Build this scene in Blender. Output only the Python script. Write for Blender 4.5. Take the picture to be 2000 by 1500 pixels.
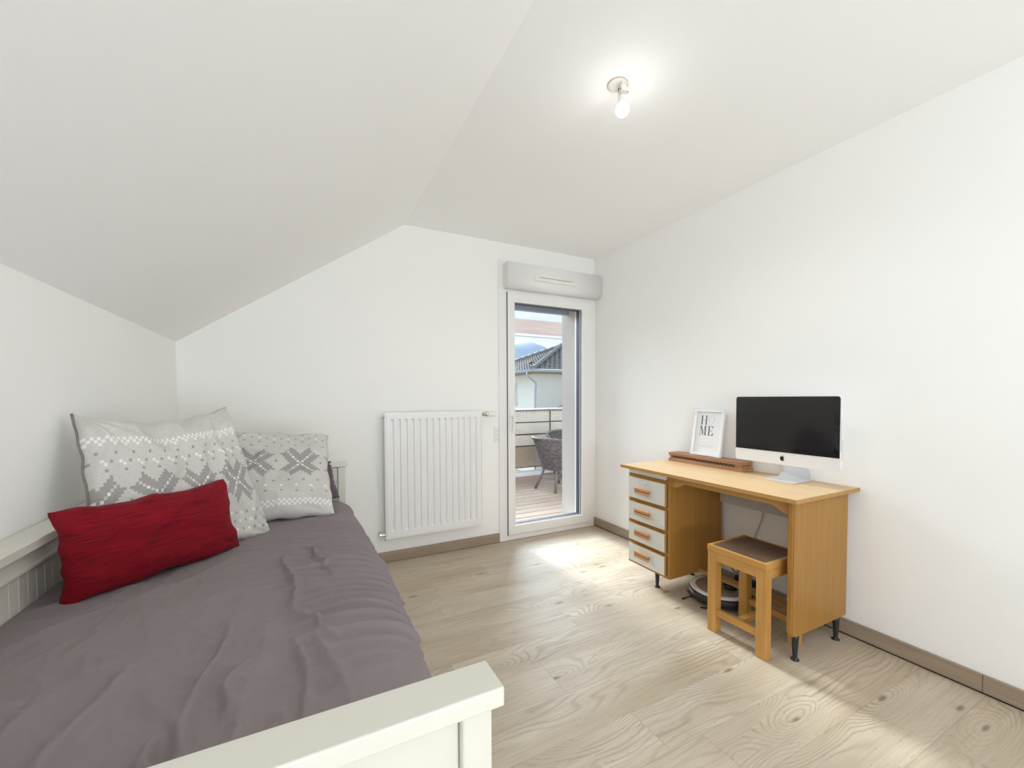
import bpy, bmesh, math, random
from mathutils import Vector, Matrix, noise
PI = math.pi
SC = bpy.context.scene
COL = SC.collection
for o in list(bpy.data.objects):
    bpy.data.objects.remove(o)

# ------------------------------------------------------------------ camera
cd = bpy.data.cameras.new('camera')
cam = bpy.data.objects.new('camera', cd); COL.objects.link(cam)
cd.sensor_width = 36.0; cd.sensor_fit = 'HORIZONTAL'
cd.lens = 36 * 803.22 / 2000
cd.shift_x = 0.0; cd.shift_y = 51.45 / 2000
cd.clip_start = 0.02; cd.clip_end = 3000
F = Vector((0.45179, 0.89162, -0.02980)); R = Vector((0.89196, -0.45210, -0.00420)); U = Vector((0.01721, 0.02468, 0.99955))
cam.matrix_world = Matrix(((R.x, U.x, -F.x, 0), (R.y, U.y, -F.y, 0), (R.z, U.z, -F.z, 1.2116), (0, 0, 0, 1)))
SC.camera = cam
SC.cycles.max_bounces = 16; SC.cycles.diffuse_bounces = 10; SC.cycles.transparent_max_bounces = 12

# ------------------------------------------------------------------ view
SC.view_settings.view_transform = 'Standard'
SC.view_settings.look = 'None'
SC.view_settings.exposure = 0.20
SC.view_settings.gamma = 1.0
SC.view_settings.use_curve_mapping = False

# ------------------------------------------------------------------ world: pale sky with low white clouds
W = bpy.data.worlds.new('sky'); SC.world = W; W.use_nodes = True
nt = W.node_tree; nt.nodes.clear()
def wn(t, **k):
    n = nt.nodes.new(t)
    for a, b in k.items(): setattr(n, a, b)
    return n
tc = wn('ShaderNodeTexCoord'); sp = wn('ShaderNodeSeparateXYZ'); nt.links.new(tc.outputs['Generated'], sp.inputs[0])
rp = wn('ShaderNodeValToRGB'); nt.links.new(sp.outputs['Z'], rp.inputs[0])
rp.color_ramp.elements[0].position = 0.0; rp.color_ramp.elements[0].color = (0.86, 0.93, 1.02, 1)
rp.color_ramp.elements[1].position = 0.6; rp.color_ramp.elements[1].color = (0.50, 0.66, 0.92, 1)
e = rp.color_ramp.elements.new(0.22); e.color = (0.72, 0.82, 0.97, 1)
mp = wn('ShaderNodeMapping'); mp.inputs['Scale'].default_value = (3, 3, 14); nt.links.new(tc.outputs['Generated'], mp.inputs[0])
ns = wn('ShaderNodeTexNoise'); ns.inputs['Scale'].default_value = 2.2; ns.inputs['Detail'].default_value = 5; nt.links.new(mp.outputs[0], ns.inputs['Vector'])
cr = wn('ShaderNodeValToRGB'); nt.links.new(ns.outputs[0], cr.inputs[0])
cr.color_ramp.elements[0].position = 0.42; cr.color_ramp.elements[0].color = (0, 0, 0, 1)
cr.color_ramp.elements[1].position = 0.58; cr.color_ramp.elements[1].color = (1, 1, 1, 1)
lo = wn('ShaderNodeMapRange'); nt.links.new(sp.outputs['Z'], lo.inputs[0])
lo.inputs[1].default_value = 0.30; lo.inputs[2].default_value = 0.14; lo.inputs[3].default_value = 0.0; lo.inputs[4].default_value = 1.0
mm = wn('ShaderNodeMath', operation='MULTIPLY'); nt.links.new(cr.outputs[0], mm.inputs[0]); nt.links.new(lo.outputs[0], mm.inputs[1])
mx = wn('ShaderNodeMix', data_type='RGBA'); nt.links.new(mm.outputs[0], mx.inputs[0]); nt.links.new(rp.outputs[0], mx.inputs[6]); mx.inputs[7].default_value = (1.02, 1.02, 1.02, 1)
bg = wn('ShaderNodeBackground'); nt.links.new(mx.outputs[2], bg.inputs[0]); bg.inputs[1].default_value = 1.05
wo = wn('ShaderNodeOutputWorld'); nt.links.new(bg.outputs[0], wo.inputs[0])

# ------------------------------------------------------------------ lights
def light(name, kind, loc, rot_dir, energy, color, **k):
    d = bpy.data.lights.new(name, kind); d.energy = energy; d.color = color
    for a, b in k.items(): setattr(d, a, b)
    o = bpy.data.objects.new(name, d); COL.objects.link(o); o.location = loc
    o.rotation_euler = Vector(rot_dir).to_track_quat('-Z', 'Y').to_euler()
    return o
# bright hazy sky in front of the glazed door: very soft, low over the terrace
light('hazy_sun', 'SUN', (0, 20, 12), (0.0, -0.88, -0.50), 8.0, (0.80, 0.90, 1.0), angle=math.radians(58))
light('low_sun', 'SUN', (0, 22, 12), (0.03, -0.90, -0.44), 5.8, (0.93, 0.965, 1.0), angle=math.radians(12))
# added fill light behind the photographer, in front of the invented window
light('rear_fill_light', 'AREA', (0.30, -2.10, 0.95), (-0.10, 1, 1.15), 52.0, (0.85, 0.925, 1.0), shape='RECTANGLE', size=1.9, size_y=1.1)
light('bulb_light', 'SPOT', (1.19, 1.33, 2.365), (0, 0, -1), 9.0, (0.90, 0.955, 1.0), shadow_soft_size=0.09, spot_size=math.radians(168), spot_blend=0.5)

light('bulb_upward_light', 'POINT', (1.192, 1.335, 2.35), (0, 0, -1), 0.45, (1.0, 0.99, 0.97), shadow_soft_size=0.033)

# ------------------------------------------------------------------ constants
XR, XL, YB, H = 2.456, -0.676, 3.1115, 2.5
ZK, XS = 1.557, 0.690      # knee wall height, x where the slope meets the flat ceiling
YR = -2.2                  # wall behind the camera

# ------------------------------------------------------------------ material helper
class M:
    def __init__(s, name):
        s.m = bpy.data.materials.new(name); s.m.use_nodes = True
        s.t = s.m.node_tree; s.t.nodes.clear()
        s.o = s.t.nodes.new('ShaderNodeOutputMaterial')
        s.b = s.t.nodes.new('ShaderNodeBsdfPrincipled'); s.t.links.new(s.b.outputs[0], s.o.inputs[0])
        s.tc = s.t.nodes.new('ShaderNodeTexCoord')
    def n(s, ty, **k):
        x = s.t.nodes.new(ty)
        for a, b in k.items(): setattr(x, a, b)
        return x
    def put(s, sock, v):
        if hasattr(v, 'links') or isinstance(v, bpy.types.NodeSocket): s.t.links.new(v, sock)
        else: sock.default_value = v
    def math(s, op, a, b=0.0, c=None):
        x = s.n('ShaderNodeMath', operation=op); s.put(x.inputs[0], a); s.put(x.inputs[1], b)
        if c is not None: s.put(x.inputs[2], c)
        return x.outputs[0]
    def mapr(s, v, a, b, c, d):
        x = s.n('ShaderNodeMapRange'); s.put(x.inputs[0], v)
        for i, q in enumerate((a, b, c, d)): x.inputs[i + 1].default_value = q
        return x.outputs[0]
    def vec(s, scale=(1, 1, 1), loc=(0, 0, 0), src='Object'):
        x = s.n('ShaderNodeMapping'); x.inputs['Scale'].default_value = scale; x.inputs['Location'].default_value = loc
        s.t.links.new(s.tc.outputs[src], x.inputs[0]); return x.outputs[0]
    def noise(s, v, scale=1, detail=4, rough=.55, dist=0):
        x = s.n('ShaderNodeTexNoise'); s.put(x.inputs['Vector'], v); x.inputs['Scale'].default_value = scale
        x.inputs['Detail'].default_value = detail; x.inputs['Roughness'].default_value = rough; x.inputs['Distortion'].default_value = dist
        return x.outputs[0]
    def mix(s, f, a, b, mode='MIX'):
        x = s.n('ShaderNodeMix', data_type='RGBA', blend_type=mode); s.put(x.inputs[0], f)
        for i, q in ((6, a), (7, b)):
            if isinstance(q, tuple) and len(q) == 3: q = (*q, 1)
            s.put(x.inputs[i], q)
        return x.outputs[2]
    def bump(s, h, strength=.2, dist=.01):
        x = s.n('ShaderNodeBump'); x.inputs['Strength'].default_value = strength; x.inputs['Distance'].default_value = dist
        s.put(x.inputs['Height'], h); s.t.links.new(x.outputs[0], s.b.inputs['Normal'])
    def set(s, **k):
        nm = dict(color='Base Color', rough='Roughness', metal='Metallic', spec='Specular IOR Level', coat='Coat Weight', coatr='Coat Roughness', sheen='Sheen Weight', trans='Transmission Weight', ior='IOR')
        for a, b in k.items():
            if isinstance(b, tuple) and len(b) == 3: b = (*b, 1)
            s.put(s.b.inputs[nm[a]], b)
        return s

def plain(name, c, rough=.5, metal=0., var=.0, scale=30, bump=0., **k):
    m = M(name)
    if var or bump:
        nz = m.noise(m.vec(), scale, 4)
    if var:
        dark = tuple(x * (1 - var) for x in c)
        m.set(color=m.mix(nz, dark, tuple(min(1, x * (1 + var)) for x in c)))
    else: m.set(color=c)
    if bump: m.bump(nz, bump, .004)
    m.set(rough=rough, metal=metal, **k)
    return m.m

def wood(name, c1, c2, axis='Y', freq=70, rough=.4, line=.5, stretch=14, spec=.25):
    """fine grained wood, grain running along the given local axis"""
    m = M(name)
    sc = {'X': (1, stretch, stretch), 'Y': (stretch, 1, stretch), 'Z': (stretch, stretch, 1)}[axis]
    a = m.noise(m.vec(sc), 1.6, 5, .6, .6)
    sc2 = tuple(q * freq / stretch if q > 1 else 2.0 for q in sc)
    b = m.noise(m.vec(sc2), 1.0, 3, .6)
    f = m.math('ADD', m.math('MULTIPLY', a, 1 - line), m.math('MULTIPLY', b, line))
    f = m.mapr(f, .32, .68, 0, 1)
    m.set(color=m.mix(f, c1, c2), rough=rough, spec=spec)
    m.bump(b, .08, .002)
    return m.m

def pine_planks(name):
    m = M(name)
    sp = m.n('ShaderNodeSeparateXYZ'); m.t.links.new(m.tc.outputs['Object'], sp.inputs[0])
    X, Y = sp.outputs[0], sp.outputs[1]
    PW = .196
    row = m.math('FLOOR', m.math('DIVIDE', Y, PW))
    rr = m.n('ShaderNodeTexWhiteNoise', noise_dimensions='1D'); m.put(rr.inputs['W'], row)
    xo = m.math('ADD', X, m.math('MULTIPLY', rr.outputs[0], 5.0))
    seg = m.math('FLOOR', m.math('DIVIDE', xo, 1.28))
    pid = m.math('ADD', m.math('MULTIPLY', row, 7.31), m.math('MULTIPLY', seg, 3.17))
    pr = m.n('ShaderNodeTexWhiteNoise', noise_dimensions='1D'); m.put(pr.inputs['W'], pid)
    # shifted coordinates per plank
    cx = m.n('ShaderNodeCombineXYZ')
    m.put(cx.inputs[0], m.math('ADD', m.math('MULTIPLY', X, 1.0), m.math('MULTIPLY', pr.outputs[0], 37.0)))
    m.put(cx.inputs[1], Y); m.put(cx.inputs[2], m.math('MULTIPLY', pr.outputs[0], 11.0))
    V = cx.outputs[0]
    def mapv(sc):
        x = m.n('ShaderNodeMapping'); x.inputs['Scale'].default_value = sc; m.t.links.new(V, x.inputs[0]); return x.outputs[0]
    # knots
    vo = m.n('ShaderNodeTexVoronoi'); vo.voronoi_dimensions = '2D'; m.put(vo.inputs['Vector'], mapv((1.5, 5.2, 1))); vo.inputs['Scale'].default_value = 1.0
    kd = vo.outputs['Distance']
    sc_ = m.n('ShaderNodeSeparateColor'); m.t.links.new(vo.outputs['Color'], sc_.inputs[0])
    has = m.mapr(sc_.outputs[0], .48, .50, 0, 1)
    kb = m.math('MULTIPLY', has, m.math('EXPONENT', m.math('MULTIPLY', m.math('MULTIPLY', kd, kd), -11.0)))
    lens = m.noise(mapv((1.1, 5.0, 1)), 1.0, 2, .5)
    h = m.math('ADD', m.math('MULTIPLY', lens, .17), m.math('ADD', m.math('MULTIPLY', Y, .55), m.math('MULTIPLY', kb, .11)))
    wob = m.noise(mapv((4, 30, 1)), 1.0, 3, .6)
    h = m.math('ADD', h, m.math('MULTIPLY', wob, .012))
    ring = m.math('SINE', m.math('MULTIPLY', h, 430.0))
    ring = m.mapr(ring, .15, 1.0, 0, 1)
    patch = m.mapr(m.noise(mapv((1.3, 6, 1)), 1.0, 3, .6), .40, .66, .10, 1)
    ring = m.math('MULTIPLY', ring, patch)
    fine = m.noise(mapv((5, 130, 1)), 1.0, 3, .65)
    tone = m.noise(mapv((1.0, 5.0, 1)), 1.3, 4, .6)
    base = m.mix(m.mapr(tone, .32, .68, 0, 1), (.43, .33, .205), (.64, .55, .42))
    base = m.mix(m.math('MULTIPLY', pr.outputs[0], .35), base, (.62, .56, .46))
    base = m.mix(m.math('MULTIPLY', ring, .60), base, (.27, .205, .14))
    base = m.mix(m.math('MULTIPLY', m.mapr(fine, .45, .70, 0, 1), .45), base, (.38, .32, .25))
    knot = m.math('MULTIPLY', has, m.mapr(m.math('ADD', kd, m.math('MULTIPLY', wob, .05)), .045, .085, 1, 0))
    base = m.mix(m.math('MULTIPLY', knot, .85), base, (.19, .135, .095))
    vs = m.n('ShaderNodeTexVoronoi'); vs.voronoi_dimensions = '2D'; m.put(vs.inputs['Vector'], mapv((3.2, 9, 1)))
    sc2_ = m.n('ShaderNodeSeparateColor'); m.t.links.new(vs.outputs['Color'], sc2_.inputs[0])
    small = m.math('MULTIPLY', m.mapr(sc2_.outputs[1], .78, .80, 0, 1), m.mapr(vs.outputs['Distance'], .035, .10, .7, 0))
    base = m.mix(small, base, (.26, .20, .15))
    # joints
    fy = m.math('FRACT', m.math('DIVIDE', Y, PW)); fx = m.math('FRACT', m.math('DIVIDE', xo, 1.28))
    jy = m.math('MAXIMUM', m.mapr(fy, .0, .012, 1, 0), m.mapr(fy, .988, 1, 0, 1))
    jx = m.math('MAXIMUM', m.mapr(fx, .0, .0018, 1, 0), m.mapr(fx, .9982, 1, 0, 1))
    j = m.math('MAXIMUM', jy, jx)
    base = m.mix(m.math('MULTIPLY', j, .45), base, (.25, .19, .13))
    m.set(color=base, rough=m.mapr(fine, .3, .7, .50, .60), spec=.65, coat=.35, coatr=.50)
    m.bump(m.math('SUBTRACT', m.math('MULTIPLY', fine, .3), m.math('ADD', j, m.math('MULTIPLY', ring, .25))), .12, .0012)
    return m.m

def paint(name, c, bump=.05):
    m = M(name)
    a = m.noise(m.vec(), 160, 3, .6)
    m.set(color=c, rough=.75, spec=.3); m.bump(a, bump, .002)
    return m.m

MAT = {}
MAT['wall'] = paint('wall paint warm white', (.91, .908, .89))
MAT['ceil'] = paint('ceiling paint white', (.925, .925, .92), .03)
MAT['floor'] = pine_planks('bleached pine laminate')
MAT['skirt'] = wood('skirting oak', (.27, .205, .145), (.41, .33, .25), 'X', 90, .45, .5, 16)
MAT['skirty'] = wood('skirting oak side', (.27, .205, .145), (.41, .33, .25), 'Y', 90, .45, .5, 16)
MAT['pvc'] = plain('white pvc', (.84, .84, .84), .3, spec=.5)
MAT['pvc2'] = plain('white enamel', (.86, .86, .86), .32)
MAT['gap'] = plain('shadow gap rubber', (.06, .065, .08), .6)
MAT['dkgrey'] = plain('dark rubber gasket', (.05, .055, .07), .5)
MAT['alu'] = plain('brushed aluminium', (.80, .81, .83), .34, .55)
MAT['chrome'] = plain('chrome', (.80, .78, .74), .15, 1.0)
MAT['brass'] = plain('aged brass', (.62, .50, .34), .28, 1.0)
MAT['cream'] = plain('cream lacquer', (.66, .64, .565), .32, var=.02, scale=4)
MAT['stucco'] = plain('stucco render', (.56, .51, .47), .9, var=.10, scale=180, bump=.5)
MAT['black'] = plain('black lacquer metal', (.02, .021, .024), .35)
MAT['blkplastic'] = plain('black plastic', (.022, .022, .025), .35)
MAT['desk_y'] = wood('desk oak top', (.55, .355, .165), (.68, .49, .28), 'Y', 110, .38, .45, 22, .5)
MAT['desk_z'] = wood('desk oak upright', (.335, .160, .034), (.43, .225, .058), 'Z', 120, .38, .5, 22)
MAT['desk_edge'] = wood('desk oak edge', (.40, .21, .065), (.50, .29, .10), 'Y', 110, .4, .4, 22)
MAT['pine_z'] = wood('honey pine upright', (.45, .22, .055), (.62, .345, .105), 'Z', 40, .38, .35, 9)
MAT['pine_y'] = wood('honey pine rail', (.45, .22, .055), (.62, .345, .105), 'Y', 40, .38, .35, 9)
MAT['pine_x'] = wood('honey pine cross rail', (.45, .22, .055), (.62, .345, .105), 'X', 40, .38, .35, 9)
MAT['seat'] = wood('worn dark seat', (.085, .052, .034), (.20, .13, .085), 'Y', 50, .42, .5, 10)
MAT['drawer'] = plain('grey white laminate', (.70, .70, .655), .3, var=.02, scale=6)
MAT['handle'] = wood('handle beech', (.48, .245, .10), (.62, .36, .175), 'Y', 110, .4, .4, 20)
MAT['handle_dk'] = plain('handle dark inlay', (.22, .09, .05), .4)
MAT['mould'] = wood('antique mould wood', (.24, .105, .048), (.50, .27, .145), 'Y', 60, .5, .45, 8)
MAT['dark'] = plain('dark hollow', (.012, .010, .009), .8)
MAT['frame_w'] = plain('white frame lacquer', (.85, .86, .88), .3)
MAT['paper'] = plain('print paper', (.80, .81, .82), .35)
MAT['ink'] = plain('slate ink', (.10, .13, .16), .5)
MAT['ink_l'] = plain('pale ink', (.55, .56, .58), .5)
MAT['foil'] = plain('shiny corner card', (.84, .86, .90), .18)
MAT['screen'] = plain('black screen glass', (.010, .010, .011), .04, spec=.6)
MAT['screenp'] = plain('dark display panel', (.017, .016, .017), .10, spec=.5)
MAT['alu_w'] = plain('silver aluminium', (.83, .83, .835), .4, .2)
MAT['logo'] = plain('black emblem', (.012, .012, .014), .25)
MAT['sheet'] = None
MAT['shade'] = plain('bulb opal', (.9, .9, .9), .3)
MAT['linen'] = None

def fabric(name, c, var=.08, weave=700, bump=.25, sheen=.1, rough=.9, extra=None):
    m = M(name)
    a = m.noise(m.vec((1, 1, 1)), weave, 2, .6)
    b = m.noise(m.vec((1, 1, 1)), 9, 4, .6)
    f = m.math('ADD', m.math('MULTIPLY', a, .65), m.math('MULTIPLY', b, .35))
    f = m.mapr(f, .35, .65, 0, 1)
    m.set(color=m.mix(f, tuple(x * (1 - var) for x in c), tuple(min(1, x * (1 + var)) for x in c)), rough=rough, sheen=sheen, spec=.25)
    m.bump(a, bump, .0015)
    return m.m
MAT['sheet'] = fabric('mauve grey cotton', (.235, .200, .205), .05, 500, .12, .05)
MAT['purple'] = fabric('plum grey cotton', (.125, .095, .115), .08, 500, .12, .15)
MAT['linen'] = fabric('beige grey linen', (.585, .565, .53), .13, 330, .35)
MAT['linen_g'] = fabric('grey print on linen', (.345, .33, .32), .10, 330, .35)
MAT['linen_w'] = fabric('white print on linen', (.80, .79, .76), .06, 330, .35)
def red_fabric():
    m = M('crimson slub fabric')
    v = m.vec((4, 4, 260), src='UV')
    mpn = m.n('ShaderNodeMapping'); mpn.inputs['Scale'].default_value = (3.5, 85, 1); m.t.links.new(m.tc.outputs['UV'], mpn.inputs[0])
    s = m.noise(mpn.outputs[0], 1.0, 3, .6, .25)
    mp2 = m.n('ShaderNodeMapping'); mp2.inputs['Scale'].default_value = (6, 34, 1); m.t.links.new(m.tc.outputs['UV'], mp2.inputs[0])
    s2 = m.noise(mp2.outputs[0], 1.0, 4, .7)
    c = m.mix(m.mapr(s, .30, .70, 0, 1), (.145, .001, .007), (.27, .003, .013))
    c = m.mix(m.mapr(s2, .55, .63, 0, .8), c, (.055, .003, .007))
    m.set(color=c, rough=.8, sheen=.03, spec=.2); m.bump(s, .45, .002)
    return m.m
MAT['red'] = red_fabric()

# ------------------------------------------------------------------ geometry helpers
def bm_new(): return bmesh.new()
def box(bm, x0, x1, y0, y1, z0, z1, bev=0.0, seg=2, mat=0, rot=None, piv=None):
    vs = [bm.verts.new((x, y, z)) for x in (x0, x1) for y in (y0, y1) for z in (z0, z1)]
    idx = ((0, 1, 3, 2), (4, 6, 7, 5), (0, 4, 5, 1), (2, 3, 7, 6), (0, 2, 6, 4), (1, 5, 7, 3))
    fs = [bm.faces.new([vs[i] for i in f]) for f in idx]
    for f in fs: f.material_index = mat
    geo_v = vs
    if bev > 0:
        es = list({e for f in fs for e in f.edges})
        r = bmesh.ops.bevel(bm, geom=es, offset=bev, segments=seg, affect='EDGES', profile=.5)
        geo_v = list({v for f in r['faces'] for v in f.verts} | {v for v in vs if v.is_valid})
        for f in r['faces']: f.material_index = mat
    if rot is not None:
        bmesh.ops.rotate(bm, verts=geo_v, cent=piv, matrix=rot)
    return geo_v
def tube(bm, pts, r, seg=10, mat=0, caps=True):
    pts = [Vector(p) for p in pts]
    rs = r if isinstance(r, (list, tuple)) else [r] * len(pts)
    rings = []; up = None
    for i, p in enumerate(pts):
        t = (pts[min(i + 1, len(pts) - 1)] - pts[max(i - 1, 0)]).normalized()
        if up is None: up = Vector((0, 0, 1)) if abs(t.z) < .9 else Vector((1, 0, 0))
        a = (up - t * up.dot(t)).normalized(); b = t.cross(a); up = a
        rings.append([bm.verts.new(p + rs[i] * (math.cos(2 * PI * k / seg) * a + math.sin(2 * PI * k / seg) * b)) for k in range(seg)])
    for i in range(len(rings) - 1):
        for k in range(seg):
            f = bm.faces.new((rings[i][k], rings[i][(k + 1) % seg], rings[i + 1][(k + 1) % seg], rings[i + 1][k])); f.smooth = True; f.material_index = mat
    if caps:
        for q in (rings[0][::-1], rings[-1]):
            f = bm.faces.new(q); f.material_index = mat
def lathe(bm, prof, origin, seg=32, axis='Z', mat=0, smooth=True):
    o = Vector(origin); rings = []
    def pos(r, h, a):
        c, s = r * math.cos(a), r * math.sin(a)
        return {'Z': Vector((c, s, h)), 'X': Vector((h, c, s)), 'Y': Vector((c, h, s))}[axis] + o
    for r, h in prof:
        if r < 1e-6: rings.append([bm.verts.new(pos(0, h, 0))])
        else: rings.append([bm.verts.new(pos(r, h, 2 * PI * k / seg)) for k in range(seg)])
    for i in range(len(rings) - 1):
        A, B = rings[i], rings[i + 1]
        for k in range(seg):
            a0, a1 = A[k % len(A)], A[(k + 1) % len(A)]; b0, b1 = B[k % len(B)], B[(k + 1) % len(B)]
            vs = []
            for v in (a0, a1, b1, b0):
                if v not in vs: vs.append(v)
            if len(vs) > 2:
                f = bm.faces.new(vs); f.smooth = smooth; f.material_index = mat
def prism(bm, poly, fn, d0, d1, mat=0):
    """poly: 2D outline; fn(a,b,d) -> world; extruded from d0 to d1"""
    A = [bm.verts.new(fn(a, b, d0)) for a, b in poly]; B = [bm.verts.new(fn(a, b, d1)) for a, b in poly]
    fs = [bm.faces.new(A[::-1]), bm.faces.new(B)]
    n = len(poly)
    for i in range(n): fs.append(bm.faces.new((A[i], A[(i + 1) % n], B[(i + 1) % n], B[i])))
    for f in fs: f.material_index = mat
    return fs
def spline(pts, n=8):
    P = [Vector(p) for p in pts]; out = []
    for i in range(len(P) - 1):
        p0, p1, p2, p3 = P[max(i - 1, 0)], P[i], P[i + 1], P[min(i + 2, len(P) - 1)]
        for k in range(n):
            t = k / n
            out.append(.5 * ((2 * p1) + (-p0 + p2) * t + (2 * p0 - 5 * p1 + 4 * p2 - p3) * t * t + (-p0 + 3 * p1 - 3 * p2 + p3) * t ** 3))
    out.append(P[-1]); return out

def wloc(o):
    v = Vector((0, 0, 0))
    while o is not None: v += o.location; o = o.parent
    return v
def obj(name, bm, mats, parent=None, origin=None, label=None, smooth=False):
    """links bm (world coordinates) as ONE mesh object"""
    if not isinstance(mats, (list, tuple)): mats = [mats]
    bmesh.ops.recalc_face_normals(bm, faces=bm.faces)
    if origin is None:
        origin = wloc(parent) if parent is not None else None
        if origin is None:
            xs = [v.co for v in bm.verts]
            origin = Vector(((min(v.x for v in xs) + max(v.x for v in xs)) / 2, (min(v.y for v in xs) + max(v.y for v in xs)) / 2, min(v.z for v in xs)))
    origin = Vector(origin)
    bmesh.ops.translate(bm, verts=bm.verts, vec=-origin)
    me = bpy.data.meshes.new(name); bm.to_mesh(me); bm.free()
    if smooth:
        for p in me.polygons: p.use_smooth = True
    for m in mats: me.materials.append(m)
    o = bpy.data.objects.new(name, me); COL.objects.link(o)
    if parent is not None:
        o.parent = parent; o.location = origin - wloc(parent)
    else: o.location = origin
    if label: o['label'] = label
    return o
def thing(name, loc, label, cat, group=None):
    o = bpy.data.objects.new(name, None); COL.objects.link(o); o.location = loc; o.empty_display_size = .05
    o['label'] = label; o['category'] = cat
    if group: o['group'] = group
    return o
def tag(o, label, cat, group=None):
    o['label'] = label; o['category'] = cat
    if group: o['group'] = group
    return o
def struct(name, bm, mats, parent=None, label=None, cat=None, **k):
    o = obj(name, bm, mats, parent, **k)
    if parent is None: o['kind'] = 'structure'
    if label: o['label'] = label
    if cat: o['category'] = cat
    return o
def quad(bm, pts, mat=0):
    f = bm.faces.new([bm.verts.new(p) for p in pts]); f.material_index = mat; return f

# ------------------------------------------------------------------ room shell
b = bm_new(); box(b, XL - .35, XR + .35, YR - .3, YB + .08, -.12, 0)
struct('floor', b, MAT['floor'], origin=(0, 0, 0), label='bleached knotty pine plank floor', cat='floor')
b = bm_new(); box(b, XR, XR + .3, YR - .3, YB, 0, 3.0)
struct('wall_right', b, MAT['wall'], label='white wall behind the desk', cat='wall')
b = bm_new(); box(b, XL - .3, XL, YR - .3, YB, 0, ZK + .05)
struct('wall_left', b, MAT['wall'], label='low white knee wall behind the daybed', cat='wall')
# ceiling: flat part and sloped part
b = bm_new()
sl = (H - ZK) / (XS - XL)
prof = [(XL - .3, ZK - .3 * sl), (XS, H), (XR + .3, H), (XR + .3, H + .3), (XS - .1, H + .3), (XL - .3, ZK - .3 * sl + .32)]
prof[0] = (XL, ZK); prof.insert(0, (XL - .3, ZK)); 
A = [b.verts.new((x, YR - .3, z)) for x, z in prof]; B_ = [b.verts.new((x, YB, z)) for x, z in prof]
b.faces.new(A); b.faces.new(B_[::-1])
for i in range(len(prof)):
    j = (i + 1) % len(prof); b.faces.new((A[i], B_[i], B_[j], A[j]))
struct('ceiling', b, MAT['ceil'], label='white ceiling, flat on the right and sloping down on the left', cat='ceiling')

# wall with the glazed door: inner layer and outer stucco layer, each with its opening
DX0, DX1, DZ = 1.452, 2.436, 2.135
def wall_with_hole(y0, y1, x0, x1, zt, mat, name, label, zb=0.0, top=3.0, ext=.3):
    b = bm_new()
    box(b, XL - ext, x0, y0, y1, -.12 if zb else 0, top)
    box(b, x1, XR + ext, y0, y1, -.12 if zb else 0, top)
    box(b, x0, x1, y0, y1, zt, top)
    if zb: box(b, x0, x1, y0, y1, -.12, zb)
    bmesh.ops.remove_doubles(b, verts=b.verts, dist=1e-5)
    return struct(name, b, mat, label=label, cat='wall')
wall_with_hole(YB, YB + .09, DX0, DX1, 2.14, MAT['wall'], 'wall_back', 'white gable wall with the radiator and glazed door')
wall_with_hole(YB + .09, YB + .31, 1.57, 2.292, 2.06, MAT['stucco'], 'wall_outer', 'coarse beige stucco reveal outside the glazed door', zb=.012, ext=4.0)
# wall behind the camera; its wide window is added for the fill light
b = bm_new()
box(b, XL - .3, -.4, YR - .3, YR, 0, 3); box(b, 2.3, XR + .3, YR - .3, YR, 0, 3)
box(b, -.4, 2.3, YR - .3, YR, 0, .35); box(b, -.4, 2.3, YR - .3, YR, 2.38, 3)
struct('wall_rear', b, MAT['wall'], label='white wall behind the photographer', cat='wall')
w1 = thing('added_window_1', (.95, YR - .1, .35), 'added unseen window behind the photographer, made for the fill light', 'window'); w1['kind'] = 'structure'
b = bm_new()
for x0, x1 in ((-.4, -.33), (.915, .985), (2.23, 2.3)): box(b, x0, x1, YR - .14, YR - .06, .35, 2.38, .004)
for z0, z1 in ((.35, .42), (2.31, 2.38)): box(b, -.33, 2.23, YR - .135, YR - .065, z0, z1, .004)
obj('added_window_frame', b, MAT['pvc'], w1)

# skirting boards
b = bm_new(); box(b, XL, DX0 - .004, YB - .013, YB, .003, .078, .003)
box(b, DX1 + .002, XR, YB - .013, YB, .003, .078, .002)
struct('baseboard_back', b, MAT['skirt'], label='grey brown wood skirting board under the radiator', cat='skirting board')
b = bm_new()
box(b, XR - .014, XR, .60, YB - .0135, .006, .079, .003); box(b, XR - .014, XR, YR, .5993, .006, .079, .003); box(b, XR - .011, XR - .0005, YR, YB - .014, .0002, .006, mat=1)  # last box: dark strip standing in for shade in the floor gap
struct('baseboard_right', b, [MAT['skirty'], MAT['dark']], label='grey brown wood skirting board along the desk wall', cat='skirting board')
b = bm_new(); box(b, XL, XL + .013, YR, YB - .0135, .003, .078, .003)
struct('baseboard_left', b, MAT['skirty'], label='grey brown wood skirting board behind the daybed', cat='skirting board')
# pale vertical cover strip in the corner next to the door
b = bm_new(); box(b, 2.437, XR - .0005, YB - .006, YB - .0005, .08, 2.5 - .001, .001); 
struct('trim_1', b, MAT['pvc'], label='thin white cover strip in the corner beside the door', cat='trim')
b = bm_new(); box(b, DX0 - .004, 1.499, YB - .004, YB - .0003, 2.125, 2.36, .001)
struct('trim_2', b, MAT['pvc'], label='thin white cover panel beside the shutter box', cat='trim')

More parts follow.
